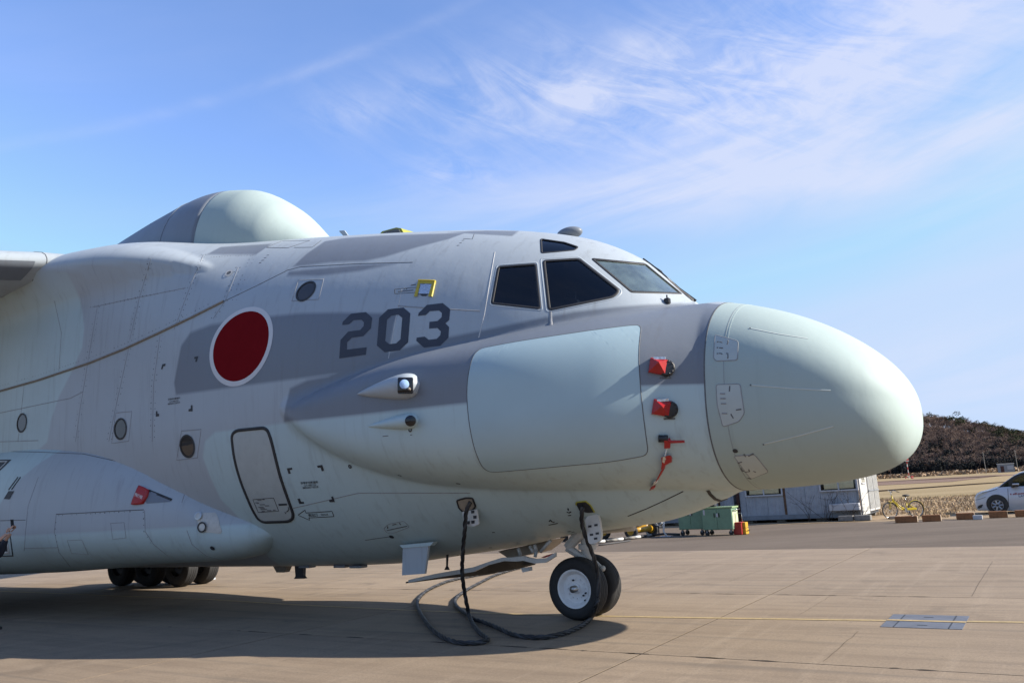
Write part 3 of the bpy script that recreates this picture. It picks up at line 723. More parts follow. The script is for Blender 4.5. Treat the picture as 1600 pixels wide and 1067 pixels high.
# inside of the cockpit
bm = bmesh.new(); bm.from_mesh(bpy.data.objects['fuselage'].data)
bmesh.ops.delete(bm, geom=[f_ for f_ in bm.faces if not (-2.6 < f_.calc_center_median().x < 2.4 and f_.calc_center_median().z > 4.3)], context='FACES')
bm.normal_update()
for v_ in bm.verts: v_.co -= v_.normal*0.07
bmesh.ops.reverse_faces(bm, faces=bm.faces)
me = bpy.data.meshes.new('cockpit_lining'); bm.to_mesh(me); bm.free(); me.materials.clear(); mat('lining_grey', (0.13, 0.145, 0.145), 0.8); link('cockpit_lining', me, 'lining_grey', plane)
MB().box((-0.7, 0, 4.42), (3.4, 2.5, 0.06)).box((-2.4, 0, 5.25), (0.08, 2.9, 1.7)).build('cockpit_floor', 'cockpit_dark', plane)
MB().box((1.32, 0, 4.84), (0.5, 1.9, 0.22), bev=0.05, seg=2).box((0.98, 0, 4.74), (0.16, 1.9, 0.5), bev=0.03).build('instrument_panel', 'seat_fabric', plane)
for y in (-0.62, 0.62):
    MB().box((0.02, y, 4.78), (0.5, 0.5, 0.14), bev=0.05, seg=2).box((-0.24, y, 5.16), (0.13, 0.48, 0.66), rot=Matrix.Rotation(R(-10), 3, 'Y'), bev=0.05, seg=2)\
        .box((-0.31, y, 5.58), (0.1, 0.28, 0.2), bev=0.04, seg=2).build('pilot_seat', 'seat_fabric', plane)
MB().box((1.25, -0.5, 5.0), (0.30, 0.36, 0.012), rot=Matrix.Rotation(R(18), 3, 'Y')).build('chart', 'chart_paper', plane)
MB().box((-1.45, -1.55, 5.35), (0.42, 0.02, 0.75)).build('side_curtain', 'shade_blue', plane)
MB().box((1.20, 0.55, 5.22), (0.02, 0.62, 0.40), rot=Matrix.Rotation(R(-38), 3, 'Y')).build('sun_shade', 'shade_blue', plane)
# round cabin windows
def frame_at(px, py, tree=None):
    P, n = hit(px, py, 0, tree); ax = (Vector((1, 0, 0))-n*n.x).normalized(); up = n.cross(ax); 
    if up.z < 0: up = -up
    return P, n, ax, up
def disc(name, c, r0, r1, mt, parent, off, tree=None, n=40, rings=5, sy=1.0):
    P, nn, ax, up = frame_at(*c, tree); V = []; Fc = []; tr = tree or HULL
    rr = [r0+(r1-r0)*i/rings for i in range(rings+1)]
    for r_ in rr:
        for i in range(n):
            q = P + (ax*math.cos(2*math.pi*i/n)+up*math.sin(2*math.pi*i/n)*sy)*r_
            h, hn, _, _ = tr.ray_cast(q+nn*1.0, -nn); V.append((h if h else q) + nn*off)
    for k in range(rings):
        for i in range(n): Fc.append((k*n+i, k*n+(i+1) % n, (k+1)*n+(i+1) % n, (k+1)*n+i))
    me = mesh_from(name, V, Fc, True); return link(name, me, mt, parent)
for c in ((478.2, 455), (293, 697), (188.5, 670), (34.5, 660.5)):
    o = disc('cabin_window', c, 0.001, 0.205, 'port_glass', plane, 0.004)
    disc('window_rim', c, 0.185, 0.222, 'rubber_seal', o, 0.012, rings=2)
for c, dx, dy in (((478.2, 455), 22, 17), ((293, 697), 17, 24), ((188.5, 670), 14, 25)):
    x, y = c; strip('window_panel_seam', [[(x-dx, y+dy*0.9), (x-dx*0.55, y-dy), (x+dx*1.25, y-dy*1.1), (x+dx*0.9, y+dy*0.75)]], 0.018, 'seam_soft', closed=True)
disc('vent_port', (357.8, 427), 0.05, 0.085, 'sealant', plane, 0.01, rings=2); disc('vent_port', (357.8, 427), 0.001, 0.05, 'seam_dark', plane, 0.006, rings=2)
# red disc in a white ring, and the big number
EMB = 0.91
disc('emblem_disc', (375.2, 539.6), 0.001, 0.732, 'emblem_red', plane, 0.005, n=96, rings=16, sy=EMB)
disc('emblem_ring', (375.2, 539.6), 0.732, 0.832, 'emblem_white', plane, 0.005, n=96, rings=3, sy=EMB)
D2 = [(120, 383), (125, 345), (228, 243), (415, 222), (492, 290), (478, 422), (382, 522), (240, 540), (180, 598), (178, 690), (424, 660), (414, 752), (82, 800), (98, 570), (195, 465), (345, 445), (388, 395), (392, 350), (358, 315), (262, 322), (205, 372)]
D0 = [(582, 290), (692, 187), (885, 166), (970, 238), (942, 598), (838, 698), (650, 722), (553, 640)]; D0I = [(678, 318), (735, 265), (822, 254), (870, 295), (848, 560), (793, 612), (708, 622), (655, 580)]
D3 = [(1068, 270), (1074, 235), (1180, 132), (1375, 110), (1468, 185), (1456, 320), (1408, 362), (1454, 408), (1446, 540), (1345, 640), (1142, 665), (1045, 580), (1050, 540), (1150, 528), (1200, 568), (1300, 556), (1346, 510), (1352, 462), (1308, 420), (1205, 428), (1210, 345), (1312, 332), (1362, 285), (1366, 235), (1330, 202), (1216, 210), (1165, 258)]
for poly, hl in ((D2, ()), (D0, (D0I,)), (D3, ())):
    patch('numeral', sc8(poly, 8, 520, 460), 'numeral_grey', holes=[sc8(h, 8, 520, 460) for h in hl], off=0.005, step=4)
# crew door and its markings
DOOR = round_poly(sc8([(186, 138), (515, 105), (556, 215), (640, 560), (705, 745), (785, 970), (455, 982), (385, 870), (275, 610), (212, 385)], 5.93, 330, 650), [14, 14, 12, 40, 40, 17, 17, 20, 40, 40], 8)
door = patch('crew_door', DOOR, 'door_paint', off=0.006)
strip('door_seal', [DOOR], 0.062, 'rubber_seal', door, height=0.016, closed=True, step=4)
patch('door_handle', sc8([(626, 808), (704, 805), (706, 822), (630, 826)], 5.93, 330, 650), 'stencil_black', door, off=0.012)
strip('door_placard', [sc8([(388, 770), (580, 755), (628, 876), (438, 888)], 5.93, 330, 650)], 0.012, 'stencil_black', door, height=0.010, closed=True)
strip('door_arc', [sc8([(716, 838), (722, 858), (712, 876), (700, 884)], 5.93, 330, 650), sc8([(684, 884), (696, 902)], 5.93, 330, 650)], 0.02, 'stencil_black', door, height=0.010)
K = (5.93, 330, 650); K2 = (5.615, 240, 470)
for pts, k in (([(702, 482), (750, 475), (752, 494), (728, 498), (738, 530), (718, 534)], K), ([(982, 458), (1030, 450), (1047, 503), (1026, 510), (1015, 475), (988, 478)], K),
               ([(800, 765), (822, 760), (835, 792), (858, 790), (863, 808), (818, 812)], K), ([(1112, 745), (1130, 740), (1148, 793), (1098, 795), (1092, 775), (1120, 770)], K),
               ([(78, 556), (106, 550), (104, 570), (88, 574), (78, 600), (66, 600)], K2), ([(360, 492), (394, 485), (380, 535), (366, 535), (372, 510), (358, 510)], K2),
               ([(22, 968), (34, 965), (36, 990), (50, 990), (48, 1012), (20, 1016)], K2), ([(328, 916), (342, 914), (344, 968), (308, 970), (308, 950), (326, 946)], K2)):
    patch('corner_mark', sc8(pts, *k), 'stencil_black', off=0.005, step=3)
def text(name, s, a, b, up, mt, parent=plane, off=0.006, tree=None, fill=1.0):
    """lettering laid on the skin: baseline from pixel a to pixel b, 'up' the pixel vector of the cap height"""
    cu = bpy.data.curves.new(name, 'FONT'); cu.body = s; cu.resolution_u = 2; cu.offset = 0.012
    o = bpy.data.objects.new(name, cu); COL.objects.link(o); dg = bpy.context.evaluated_depsgraph_get()
    me = bpy.data.meshes.new_from_object(o.evaluated_get(dg)); COL.objects.unlink(o); bpy.data.objects.remove(o); bpy.data.curves.remove(cu)
    co = np.empty(len(me.vertices)*3); me.vertices.foreach_get('co', co); co = co.reshape(-1, 3)
    if not len(co): return
    x0, x1 = co[:, 0].min(), co[:, 0].max(); hh = 0.72
    me.materials.clear(); out = []
    for p in co:
        u = (p[0]-x0)/(x1-x0); v_ = p[1]/hh
        q = (a[0]+(b[0]-a[0])*u+up[0]*v_, a[1]+(b[1]-a[1])*u+up[1]*v_)
        P, n = hit(q[0], q[1], off, tree); out.append(P if P is not None else Vector((0, 0, 0)))
    me.vertices.foreach_set('co', np.array([tuple(p) for p in out]).ravel()); me.update()
    return link(name, me, mt, parent)
ARROW = sc8([(805, 915), (870, 868), (878, 895), (1120, 880), (1137, 928), (905, 940), (912, 962)], *K)
strip('arrow_mark', [ARROW], 0.016, 'stencil_black', height=0.004, closed=True, step=4)
text('rescue_lettering', '救出口', sc8([(905, 928)], *K)[0], sc8([(988, 922)], *K)[0], (-1.2, -3.6), 'stencil_black')
text('rescue_lettering', 'RESCUE', sc8([(1022, 918)], *K)[0], sc8([(1086, 914)], *K)[0], (-0.8, -2.4), 'stencil_black')
for s, a, b, h in (('非常時切断箇所', (832, 628), (992, 618), 3.0), ('CUT HERE FOR', (862, 648), (974, 641), 2.6), ('EMERGENCY RESCUE', (852, 671), (996, 661), 3.0)):
    text('stencil_lettering', s, sc8([a], *K)[0], sc8([b], *K)[0], (-0.5, -h), 'stencil_black')
for s, a, b, h in (('非常時切断箇所', (128, 872), (232, 858), 2.4), ('CUT HERE FOR', (138, 892), (220, 880), 2.2), ('EMERGENCY RESCUE', (126, 912), (232, 896), 2.4)):
    text('stencil_lettering', s, sc8([a], *K2)[0], sc8([b], *K2)[0], (0.4, -h), 'stencil_black')
for x0, x1, y in ((432, 470, 776), (478, 500, 770), (412, 440, 800), (430, 446, 806), (452, 500, 818), (440, 490, 840), (500, 540, 828), (452, 500, 852), (462, 520, 862), (470, 500, 878), (520, 560, 872), (575, 600, 868)):
    strip('door_print', [sc8([(x0, y), (x1, y-1.5)], *K)], 0.020, 'seam_dark', door, height=0.009)
# large flush panel of the nose fairing
PANEL = round_poly(sc8([(85, 252), (330, 205), (560, 170), (800, 135), (1000, 110), (1075, 106), (1057, 270), (1068, 470), (1090, 680), (1118, 878), (900, 918), (650, 940), (400, 963), (145, 985), (85, 860), (50, 700), (35, 520), (45, 385)], 3.81, 720, 480), [22, 60, 60, 60, 60, 9, 60, 60, 60, 12, 60, 60, 60, 20, 60, 60, 60, 60], 6)
pn = patch('antenna_panel', PANEL, 'panel_sky_blue', off=0.005, step=7, both=True)
strip('panel_gap', [PANEL], 0.014, 'seam_dark', pn, height=0.0065, closed=True)
# ring seams of the nose
def ring_seam(name, s0, width, mt, h=0.004):
    V = []; Fc = []; k = 0; slope = 0.06
    for j in range(nT):
        col = HV[:, j]; gs = col[:, 0]-slope*(col[:, 2]-4.7)-s0; i = int(np.where(gs >= 0)[0][0]); t = -gs[i-1]/(gs[i]-gs[i-1])
        p = col[i-1]+(col[i]-col[i-1])*t; tg = col[i]-col[i-1]; tg /= np.linalg.norm(tg); oc = np.array([p[0], 0, CZ(p[0])]); o_ = p-oc; nn = o_-tg*(o_@tg); nn /= np.linalg.norm(nn)
        V += [p-tg*width/2-nn*.003, p-tg*width*.4+nn*h, p+tg*width*.4+nn*h, p+tg*width/2-nn*.003]
    for j in range(nT):
        a = 4*j; b = 4*((j+1) % nT); Fc += [(a+q, a+q+1, b+q+1, b+q) for q in range(3)]
    return link(name, mesh_from(name, V, Fc), mt, plane)
ring_seam('nose_joint', SEAM1, 0.022, 'seam_dark'); ring_seam('radome_edge', SEAM2, 0.02, 'radome_paint', 0.002); ring_seam('radome_joint', SEAM2-0.035, 0.016, 'seam_pale', 0.002)
H1 = round_poly(sc8([(185, 248), (570, 352), (556, 668), (205, 684), (160, 630)], 10.67, 1100, 500), [3, 4, 4, 4, 3])
H2 = round_poly(sc8([(256, 455), (376, 452), (398, 600), (372, 640), (290, 668), (262, 560)], 3.233, 1040, 460), 4)
H3 = round_poly(sc8([(345, 815), (450, 808), (520, 895), (430, 930)], 3.233, 1040, 460), 4)
for h in (H1, H2, H3):
    o = patch('collar_hatch', h, 'collar_hatch_paint', off=0.006); strip('hatch_gap', [h], 0.012, 'seam_soft', o, height=0.007, closed=True)
for q in ([(218, 368), (246, 366)], [(262, 367), (290, 372), (308, 382)], [(215, 462), (240, 462)], [(256, 466), (318, 472)], [(214, 562), (240, 560)], [(250, 558), (290, 560), (306, 574)]):
    strip('hatch_mark', [sc8(q, 10.67, 1100, 500)], 0.016, 'seam_dark', height=0.009)
for q in ([(385, 345), (405, 345), (400, 385), (385, 412)], [(372, 560), (400, 560), (402, 636), (388, 636)]):
    strip('hatch_mark', [sc8(q, 10.67, 1100, 500)], 0.016, 'seam_dark', height=0.009)
for y in (501, 525, 551, 600):
    strip('hatch_mark', [sc8([(275 + (y-500)*.1, y), (302+(y-500)*.1, y)], 3.233, 1040, 460)], 0.022, 'seam_soft', height=0.009)
for q in ([(325, 462), (323, 490)], [(330, 603), (343, 625)], [(356, 583), (384, 579)], [(395, 805), (405, 818)], [(418, 815), (445, 803)], [(366, 850), (386, 843)], [(380, 875), (388, 892), (398, 888)], [(400, 895), (424, 892), (420, 880)], [(443, 890), (456, 895)], [(415, 925), (432, 930)]):
    strip('hatch_mark', [sc8(q, 3.233, 1040, 460)], 0.02, 'seam_dark', height=0.008)
disc('drain_port', (1148.9, 704), 0.001, 0.035, 'stencil_black', plane, 0.006, rings=2, n=16)
for a, b in (((1173, 601.5), (1298, 610)), ((1193, 694), (1302, 666)), ((1172, 513), (1262, 529))):
    strip('lightning_strip', [[a, ((a[0]+b[0])/2, (a[1]+b[1])/2+1.0), b]], 0.018, 'strip_pale', height=0.003); disc('strip_stud', a, 0.001, 0.012, 'seam_dark', plane, 0.006, rings=1, n=12)
# seams, sealant and the rope seal round the wing fairing
strip('rope_seal', [[(-20, 616), (0, 611), (60, 594), (140, 567), (195, 545), (245, 522), (300, 496), (350, 471)]], 0.045, 'rope_seal', height=0.025)
for ln in ([(236, 404), (218, 465), (203, 530)], [(318, 398), (300, 440), (272, 515)], [(372, 418), (352, 470), (333, 498)], [(201, 545), (180, 640), (170, 690)], [(152, 480), (140, 550), (125, 640), (118, 690)],
           [(38, 600), (28, 690)], [(0, 645), (110, 622), (130, 612)], [(250, 524), (240, 600), (238, 690)], [(85, 470), (96, 520), (92, 580)], [(145, 480), (200, 468), (290, 450)], [(0, 690), (60, 688)], [(430, 800), (560, 770), (735, 770)]):
    strip('skin_seam', [ln], 0.016, 'seam_soft', height=0.003)
strip('skin_seam', [[(350, 471), (400, 447), (450, 422), (470, 417), (560, 412), (645, 410)]], 0.018, 'seam_dark', height=0.003)
strip('sealant_line', [[(773, 394), (765, 440), (757, 490), (748, 528)]], 0.022, 'sealant', height=0.003); strip('sealant_line', [[(628, 452), (618, 500), (607, 560)]], 0.016, 'sealant', height=0.003)
strip('skin_seam', [[(622, 478), (680, 482), (750, 486)]], 0.025, 'seam_soft', height=0.003); strip('skin_seam', [[(860, 486), (861, 508)]], 0.05, 'seam_soft', height=0.002)
strip('roof_hatch_gap', [round_poly([(416, 387), (450, 387.5), (485, 376), (440, 377)], 2)], 0.022, 'seam_dark', height=0.003, closed=True); strip('roof_hatch_gap', [[(460, 387), (488, 386.5), (502, 376)]], 0.02, 'seam_dark', height=0.003)
for x, y in ((405, 411), (409, 407), (413, 403), (417, 399), (714, 384), (718, 380), (722, 376)): strip('roof_mark', [[(x, y), (x+3.5, y-0.6)]], 0.02, 'seam_dark')
strip('roof_line', [[(724, 373), (738, 374), (741, 366)]], 0.012, 'seam_dark')
strip('old_nose_seam', [sc8([(690, 252), (800, 208), (905, 160), (1020, 104)], 3.81, 800, 740)], 0.02, 'rubber_seal', height=0.004); strip('old_nose_seam', [sc8([(1165, 98), (1180, 122), (1210, 150), (1240, 161), (1275, 150)], 3.81, 800, 740)], 0.05, 'rubber_seal', height=0.01, step=3)
for c in ((547, 728.5), (624.5, 742.3), (716, 755)): disc('drain_port', c, 0.012, 0.036, 'stencil_black', plane, 0.006, rings=2, n=16)
for q, k in (([(1052, 128), (1068, 104), (1090, 132), (1110, 140), (1124, 128)], (8.89, 740, 800)), ([(1045, 178), (1172, 152)], (8.89, 740, 800)), ([(1312, 45), (1356, 40)], (8.89, 740, 800)), ([(1308, 270), (1352, 262)], (8.89, 740, 800)), ([(1364, 276), (1404, 270)], (8.89, 740, 800)), ([(258, 280), (296, 278)], (8.89, 740, 800)), ([(215, 490), (254, 490)], (8.89, 740, 800)),
             ([(252, 72), (256, 92)], (5.333, 840, 780)), ([(243, 104), (262, 112), (280, 100)], (5.333, 840, 780))):
    strip('belly_mark', [sc8(q, *k)], 0.026, 'stencil_black', height=0.004, step=3)
strip('belly_hatch_gap', [round_poly(sc8([(760, 250), (790, 222), (880, 205), (915, 240), (820, 275), (780, 275)], 3.81, 400, 760), 3)], 0.012, 'seam_soft', closed=True)
for q in ([(785, 235), (782, 248)], [(780, 260), (900, 234)], [(812, 228), (836, 222)], [(852, 214), (862, 228)]): strip('belly_mark', [sc8(q, 3.81, 400, 760)], 0.02, 'seam_dark', height=0.004)
strip('static_line', [sc8([(650, 318), (805, 296)], 3.81, 400, 760)], 0.014, 'seam_dark'); disc('static_port', (612, 837.8), 0.001, 0.045, 'stencil_black', plane, 0.01, rings=1, n=14)
strip('probe_base_lettering', [(1030.5, 590), (1048.5, 590.4)] and [[(1031, 590.6), (1048.5, 590.2)]], 0.024, 'seam_dark', height=0.004); strip('probe_base_lettering', [[(1037, 654.4), (1055, 654)]], 0.024, 'seam_dark', height=0.004)
for q in ((598, 681.5, 607, 680.5), (641, 679.5, 644, 679.4)): strip('pod_mark', [[q[:2], q[2:]]], 0.012, 'seam_dark')
disc('tie_ring', (641.2, 671.5), 0.015, 0.032, 'stencil_black', plane, 0.008, rings=1, n=14)
# seams, light and inlet of the gear fairing
for ln, wd, m_ in (([(0, 705), (60, 706), (130, 709), (190, 722), (240, 742), (286, 768)], 0.016, 'seam_dark'), ([(0, 690), (60, 688), (130, 691), (185, 702), (240, 722), (290, 752), (289, 770), (284, 785)], 0.014, 'seam_soft'),
                   ([(88, 803), (130, 801), (180, 798), (225, 796)], 0.018, 'seam_dark'), ([(88, 803), (85, 830), (92, 862), (110, 885)], 0.014, 'seam_soft'), ([(226, 797), (227, 830), (240, 850), (262, 868)], 0.014, 'seam_soft'),
                   ([(0, 813), (40, 812)], 0.014, 'seam_dark'), ([(38, 856), (90, 855)], 0.012, 'seam_soft'), ([(292, 828), (300, 850), (322, 868), (350, 876)], 0.014, 'seam_soft'), ([(60, 745), (44, 790), (40, 830), (38, 860)], 0.012, 'seam_soft'),
                   ([(173, 817), (194, 816), (197, 840), (176, 842), (173, 817)], 0.01, 'seam_soft'), ([(105, 844), (128, 843), (138, 866), (112, 864), (105, 844)], 0.010, 'seam_soft')):
    strip('fairing_seam', [ln], wd, m_, tree=FAIR, height=0.004)
KL = (6.667, 180, 740)
lp = patch('landing_light_plate', round_poly(sc8([(860, 412), (1050, 402), (1075, 455), (1088, 525), (1117, 602), (1095, 624), (935, 605), (880, 570), (852, 470)], *KL), 3), 'gear_white', tree=FAIR, off=0.008)
o = disc('landing_light', (180+915/6.667, 740+555/6.667), 0.001, 0.075, 'lamp_glass', lp, 0.03, FAIR, n=24); disc('light_rim', (180+915/6.667, 740+555/6.667), 0.07, 0.10, 'black_metal', lp, 0.04, FAIR, n=24, rings=2)
disc('landing_light', (180+874/6.667, 740+440/6.667), 0.001, 0.06, 'lamp_glass', lp, 0.03, FAIR, n=20); disc('light_rim', (180+874/6.667, 740+440/6.667), 0.055, 0.075, 'bare_metal', lp, 0.04, FAIR, n=20, rings=2)
disc('drain_port', (180+1015/6.667, 740+772/6.667), 0.001, 0.05, 'stencil_black', plane, 0.01, FAIR, n=14, rings=1)
patch('air_inlet', sc8([(345, 172), (592, 272), (568, 292), (330, 310), (318, 290)], *KL), 'dark_paint', tree=FAIR, off=0.006); strip('inlet_lip', [sc8([(345, 172), (592, 272)], *KL)], 0.05, 'rubber_seal', tree=FAIR, height=0.006)
plug_ = empty('inlet_plug', ORG, HD, label='red cloth plug with white lettering stuffed into the air inlet on the lower side fairing', cat='plug')
PL = sc8([(262, 138), (345, 180), (332, 235), (292, 300), (190, 312)], *KL)
pf = patch('plug_face', round_poly(PL, 1.2), 'safety_red', plug_, tree=FAIR, off=0.05); strip('plug_edge', [PL], 0.06, 'safety_red', plug_, tree=FAIR, height=0.05, closed=True)
text('plug_lettering', '飛行前', sc8([(222, 235)], *KL)[0], sc8([(300, 268)], *KL)[0], (0.8, -4.2), 'cloth_white', plug_, off=0.056, tree=FAIR)
for q in ([(-20, 722), (17, 717), (0, 735), (-20, 748)], [(12, 745), (22, 766), (16, 767)],):
    pass
patch('exhaust_grille', sc8([(-60, 185), (88, 184), (0, 270), (-60, 320)], 4.85, 0, 680), 'stencil_black', tree=FAIR, off=0.006); strip('grille_border', [sc8([(-60, 200), (55, 198), (0, 252)], 4.85, 0, 680)], 0.03, 'white_paint', tree=FAIR, height=0.009)
for q in ([(138, 315), (66, 412)], [(157, 315), (88, 410)]): strip('vent_slot', [sc8(q, 4.85, 0, 680)], 0.05, 'stencil_black', tree=FAIR, height=0.006)
patch('vent_flap', sc8([(66, 422), (110, 422), (74, 484), (30, 482)], 4.85, 0, 680), 'stencil_black', tree=FAIR, off=0.007)
PR = sc8([(-40, 916), (100, 912), (76, 760), (55, 700), (-40, 700)], 4.85, 0, 680)
patch('warning_panel', sc8([(-40, 880), (58, 876), (50, 790), (-40, 780)], 4.85, 0, 680), 'stencil_black', tree=FAIR, off=0.008); strip('warning_border', [sc8([(-40, 914), (98, 911), (78, 760)], 4.85, 0, 680)], 0.03, 'stencil_black', tree=FAIR, height=0.009); strip('warning_border', [sc8([(-40, 893), (68, 888), (56, 800)], 4.85, 0, 680)], 0.05, 'emblem_white', tree=FAIR, height=0.009)
# ------------------------------------------------------------------ pods, covers and aerials
def pod(name, c, length, height, depth, mt, parent=plane):
    """teardrop fairing lying on the skin: blunt forward, drawn out aft"""
    P, n, ax, up = frame_at(*c); secs = []
    for i in range(25):
        u = i/24; r_ = (math.sin(math.pi*min(1, u**0.62*1.0)/1.0)**0.75 if u < 1 else 0.0)
        r_ = max(0.0, (u**0.8)*(1-u**7)**0.5)*1.04+1e-3
        x = (u-0.62)*length
        ring = [P + ax*x + up*(math.cos(a)*height/2*r_) + n*(math.sin(a)*depth*r_ - 0.03) for a in np.linspace(0, 2*math.pi, 28, endpoint=False)]
        secs.append([tuple(q) for q in ring])
    return loft(name, secs, mt, parent), (P, n, ax, up)
p1_, fr1 = pod('sensor_pod', (616, 606), 1.26, 0.50, 0.30, 'grey_paint'); p2_, fr2 = pod('sensor_pod', (622, 660), 1.0, 0.31, 0.20, 'mint_paint')
def on_frame(mb_, fr, x, y, z): return tuple(fr[0]+fr[2]*x+fr[3]*y+fr[1]*z)
def lens(name, px, py, fr, depth, r, mt, parent, square=None):
    """a flat sensor face looking forward and out from the pod, centred on a sight line"""
    d = Vector(rayl(px, py)); n = fr[1]; t = ((fr[0]+n*depth)-Vector(CL)).dot(n)/d.dot(n); c = Vector(CL)+d*t
    nn = (n*0.85+fr[2]*0.55).normalized(); x = fr[3].cross(nn).normalized(); y = nn.cross(x)
    M = Matrix((x, y, nn)).transposed().to_4x4(); M.translation = c
    mb = MB()
    if square: 
        mb.box((0, 0, -0.04), (square[0], square[1], 0.1), bev=0.02, seg=2); bmesh.ops.transform(mb.b, matrix=M, verts=mb.b.verts)
    else: mb.lathe([(r*0.98, -0.06), (r, 0.0), (r*0.82, 0.008), (1e-5, 0.012)], 24, M)
    return mb.build(name, mt, parent, angle=40)
sf = lens('sensor_face', 633, 601.5, fr1, 0.19, 0, 'lens_black', p1_, (0.225, 0.235))
lens('sensor_lens', 631.6, 600, fr1, 0.235, 0.068, 'lens_blue', p1_); lens('sensor_stud', 639.2, 607, fr1, 0.245, 0.018, 'beige_paint', p1_)
lens('sensor_lens', 641.3, 657.3, fr2, 0.17, 0.08, 'lens_black', p2_)
def probe_cover(px0, quad, apex, disc_c, lab):
    root = empty('probe_cover', ORG, HD, label=lab, cat='cover', group='red covers on the nose probes')
    P, n, ax, up = frame_at(*px0)
    def at(q, h):
        d = Vector(rayl(*q)); pt, nn = hit(*q); return pt+n*h
    Q = [at(q, 0.05) for q in quad]; B0 = [at(q, -0.01) for q in quad]; A = at(apex, 0.17)
    v = B0+Q+[A]; f = [(i, (i+1) % 4, 4+(i+1) % 4, 4+i) for i in range(4)] + [(4+i, 4+(i+1) % 4, 8) for i in range(4)]
    me = mesh_from('cover_shell', v, f); link('cover_shell', me, 'safety_red', root)
    c, _ = hit(*disc_c); mb = MB(); M = Matrix((ax, up, n)).transposed().to_4x4(); M.translation = c
    mb.lathe([(0.115, -0.01), (0.115, 0.045), (0.10, 0.06), (1e-5, 0.065)], 28, M); mb.build('probe_base', 'black_metal', root, angle=40)
    for k in range(5):
        a = R(-70+35*k); q = c+(ax*math.cos(a)+up*math.sin(a))*0.092+n*0.066; MB().sphere(q, 0.011, 8).build('bolt', 'black_metal', root)
    a_, b_ = Q[0].lerp(A, 0.15), Q[1].lerp(A, 0.15); mid = a_.lerp(b_, 0.5)+n*0.012+up*0.01
    MB().box((0, 0, 0), (0.13, 0.045, 0.012)).b
    mb = MB(); mb.box((0, 0, 0), (0.16, 0.04, 0.012), bev=0.004); M2 = M.copy(); M2.translation = mid; bmesh.ops.transform(mb.b, matrix=M2, verts=mb.b.verts); mb.build('foil_tag', 'foil', root)
    return root
KC = (4.64, 1000, 540)
probe_cover((1030, 574), sc8([(75, 93), (205, 110), (185, 218), (60, 195)], *KC), sc8([(128, 140)], *KC)[0], sc8([(190, 165)], *KC)[0], 'upper red faceted cover over a black probe disc, on the dark grey stripe')
probe_cover((1037, 637), sc8([(100, 385), (230, 405), (213, 517), (82, 495)], *KC), sc8([(152, 440)], *KC)[0], sc8([(212, 462)], *KC)[0], 'lower red faceted cover over a black probe disc, on the mint paint')
def from_px(q, h):
    P, n = hit(*q); return P+n*h
root = empty('pitot_cover', ORG, HD, label='red sleeve over the straight pitot tube with a short hanging red flap', cat='cover', group='red covers on the nose probes')
q = [sc8([p], *KC)[0] for p in ((132, 668), (200, 664), (218, 678), (316, 672))]
MB().tube([from_px(q[0], 0.03), from_px(q[1], 0.05)], 0.05, 10).build('tube_base', 'black_metal', root, smooth=True)
MB().tube([from_px(q[1], 0.07), from_px(q[2], 0.09), from_px(q[3], 0.11)], [0.03, 0.022, 0.018], 10).build('tube_sleeve', 'safety_red', root, smooth=True)
fl = [from_px(p, h) for p, h in zip(sc8([(175, 672), (218, 672), (216, 728), (176, 730)], *KC), (0.08, 0.08, 0.06, 0.06))]
MB().prism(fl, tuple(Vector((0, -0.02, 0)))).build('flap', 'safety_red', root)
root = empty('probe_sleeve', ORG, HD, label='small red sleeve on the bent probe with a long red and silver streamer', cat='cover', group='red covers on the nose probes')
mb = MB(); mb.prism([from_px(p, 0.03) for p in sc8([(160, 800), (222, 785), (232, 800), (230, 832), (185, 855), (178, 882), (158, 884), (165, 835)], *KC)], (0.01, -0.06, 0)); mb.build('sleeve', 'safety_red', root)
MB().prism([from_px(p, 0.06) for p in sc8([(168, 788), (184, 784), (190, 800), (178, 830), (166, 822)], *KC)], (0.0, -0.03, 0)).build('foil_wrap', 'foil', root)
MB().tube([from_px(p, h) for p, h in zip(sc8([(198, 715), (188, 745), (178, 780)], *KC), (0.06, 0.05, 0.06))], 0.009, 6).build('lanyard', 'cloth_white', root)
def ribbon(pts, w_, root, mt, nm):
    V = []; Fc = []
    for i, p in enumerate(pts):
        a = math.sin(i*1.3)*0.5; V += [p+Vector((w_/2*math.cos(a), w_*0.3*math.sin(a), 0.01)), p-Vector((w_/2*math.cos(a), w_*0.3*math.sin(a), 0.01))]
        if i: Fc.append((2*i-2, 2*i-1, 2*i+1, 2*i))
    o = link(nm, mesh_from(nm, V, Fc, True), mt, root); md = o.modifiers.new('thick', 'SOLIDIFY'); md.thickness = 0.006; return o
ribbon([from_px(p, 0.04) for p in sc8([(166, 880), (155, 900), (146, 918), (132, 940), (118, 968)], *KC)], 0.045, root, 'safety_red', 'streamer'); ribbon([from_px(p, 0.042) for p in sc8([(112, 962), (104, 985), (92, 1005)], *KC)], 0.07, root, 'foil', 'streamer_tag'); ribbon([from_px(p, 0.045) for p in sc8([(96, 1000), (84, 1022)], *KC)], 0.075, root, 'safety_red', 'streamer_end')
cov = empty('vent_cover', ORG, HD, label='square yellow framed cover with crinkled silver film above the number', cat='cover')
KY = (26.67, 640, 430)
patch('cover_frame', sc8([(385, 240), (1080, 258), (935, 910), (795, 905), (945, 385), (465, 372), (345, 910), (205, 910)], *KY), 'safety_yellow', cov, off=0.02, step=3); patch('cover_film', sc8([(465, 375), (945, 388), (835, 790), (372, 790)], *KY), 'foil', cov, off=0.014, step=2); patch('vent_mouth', sc8([(440, 800), (770, 800), (700, 870), (520, 872)], *KY), 'stencil_black', cov, off=0.008, step=2)
strip('cover_edge', [sc8([(385, 240), (1080, 258), (935, 910)], *KY)], 0.02, 'safety_yellow', cov, height=0.03)
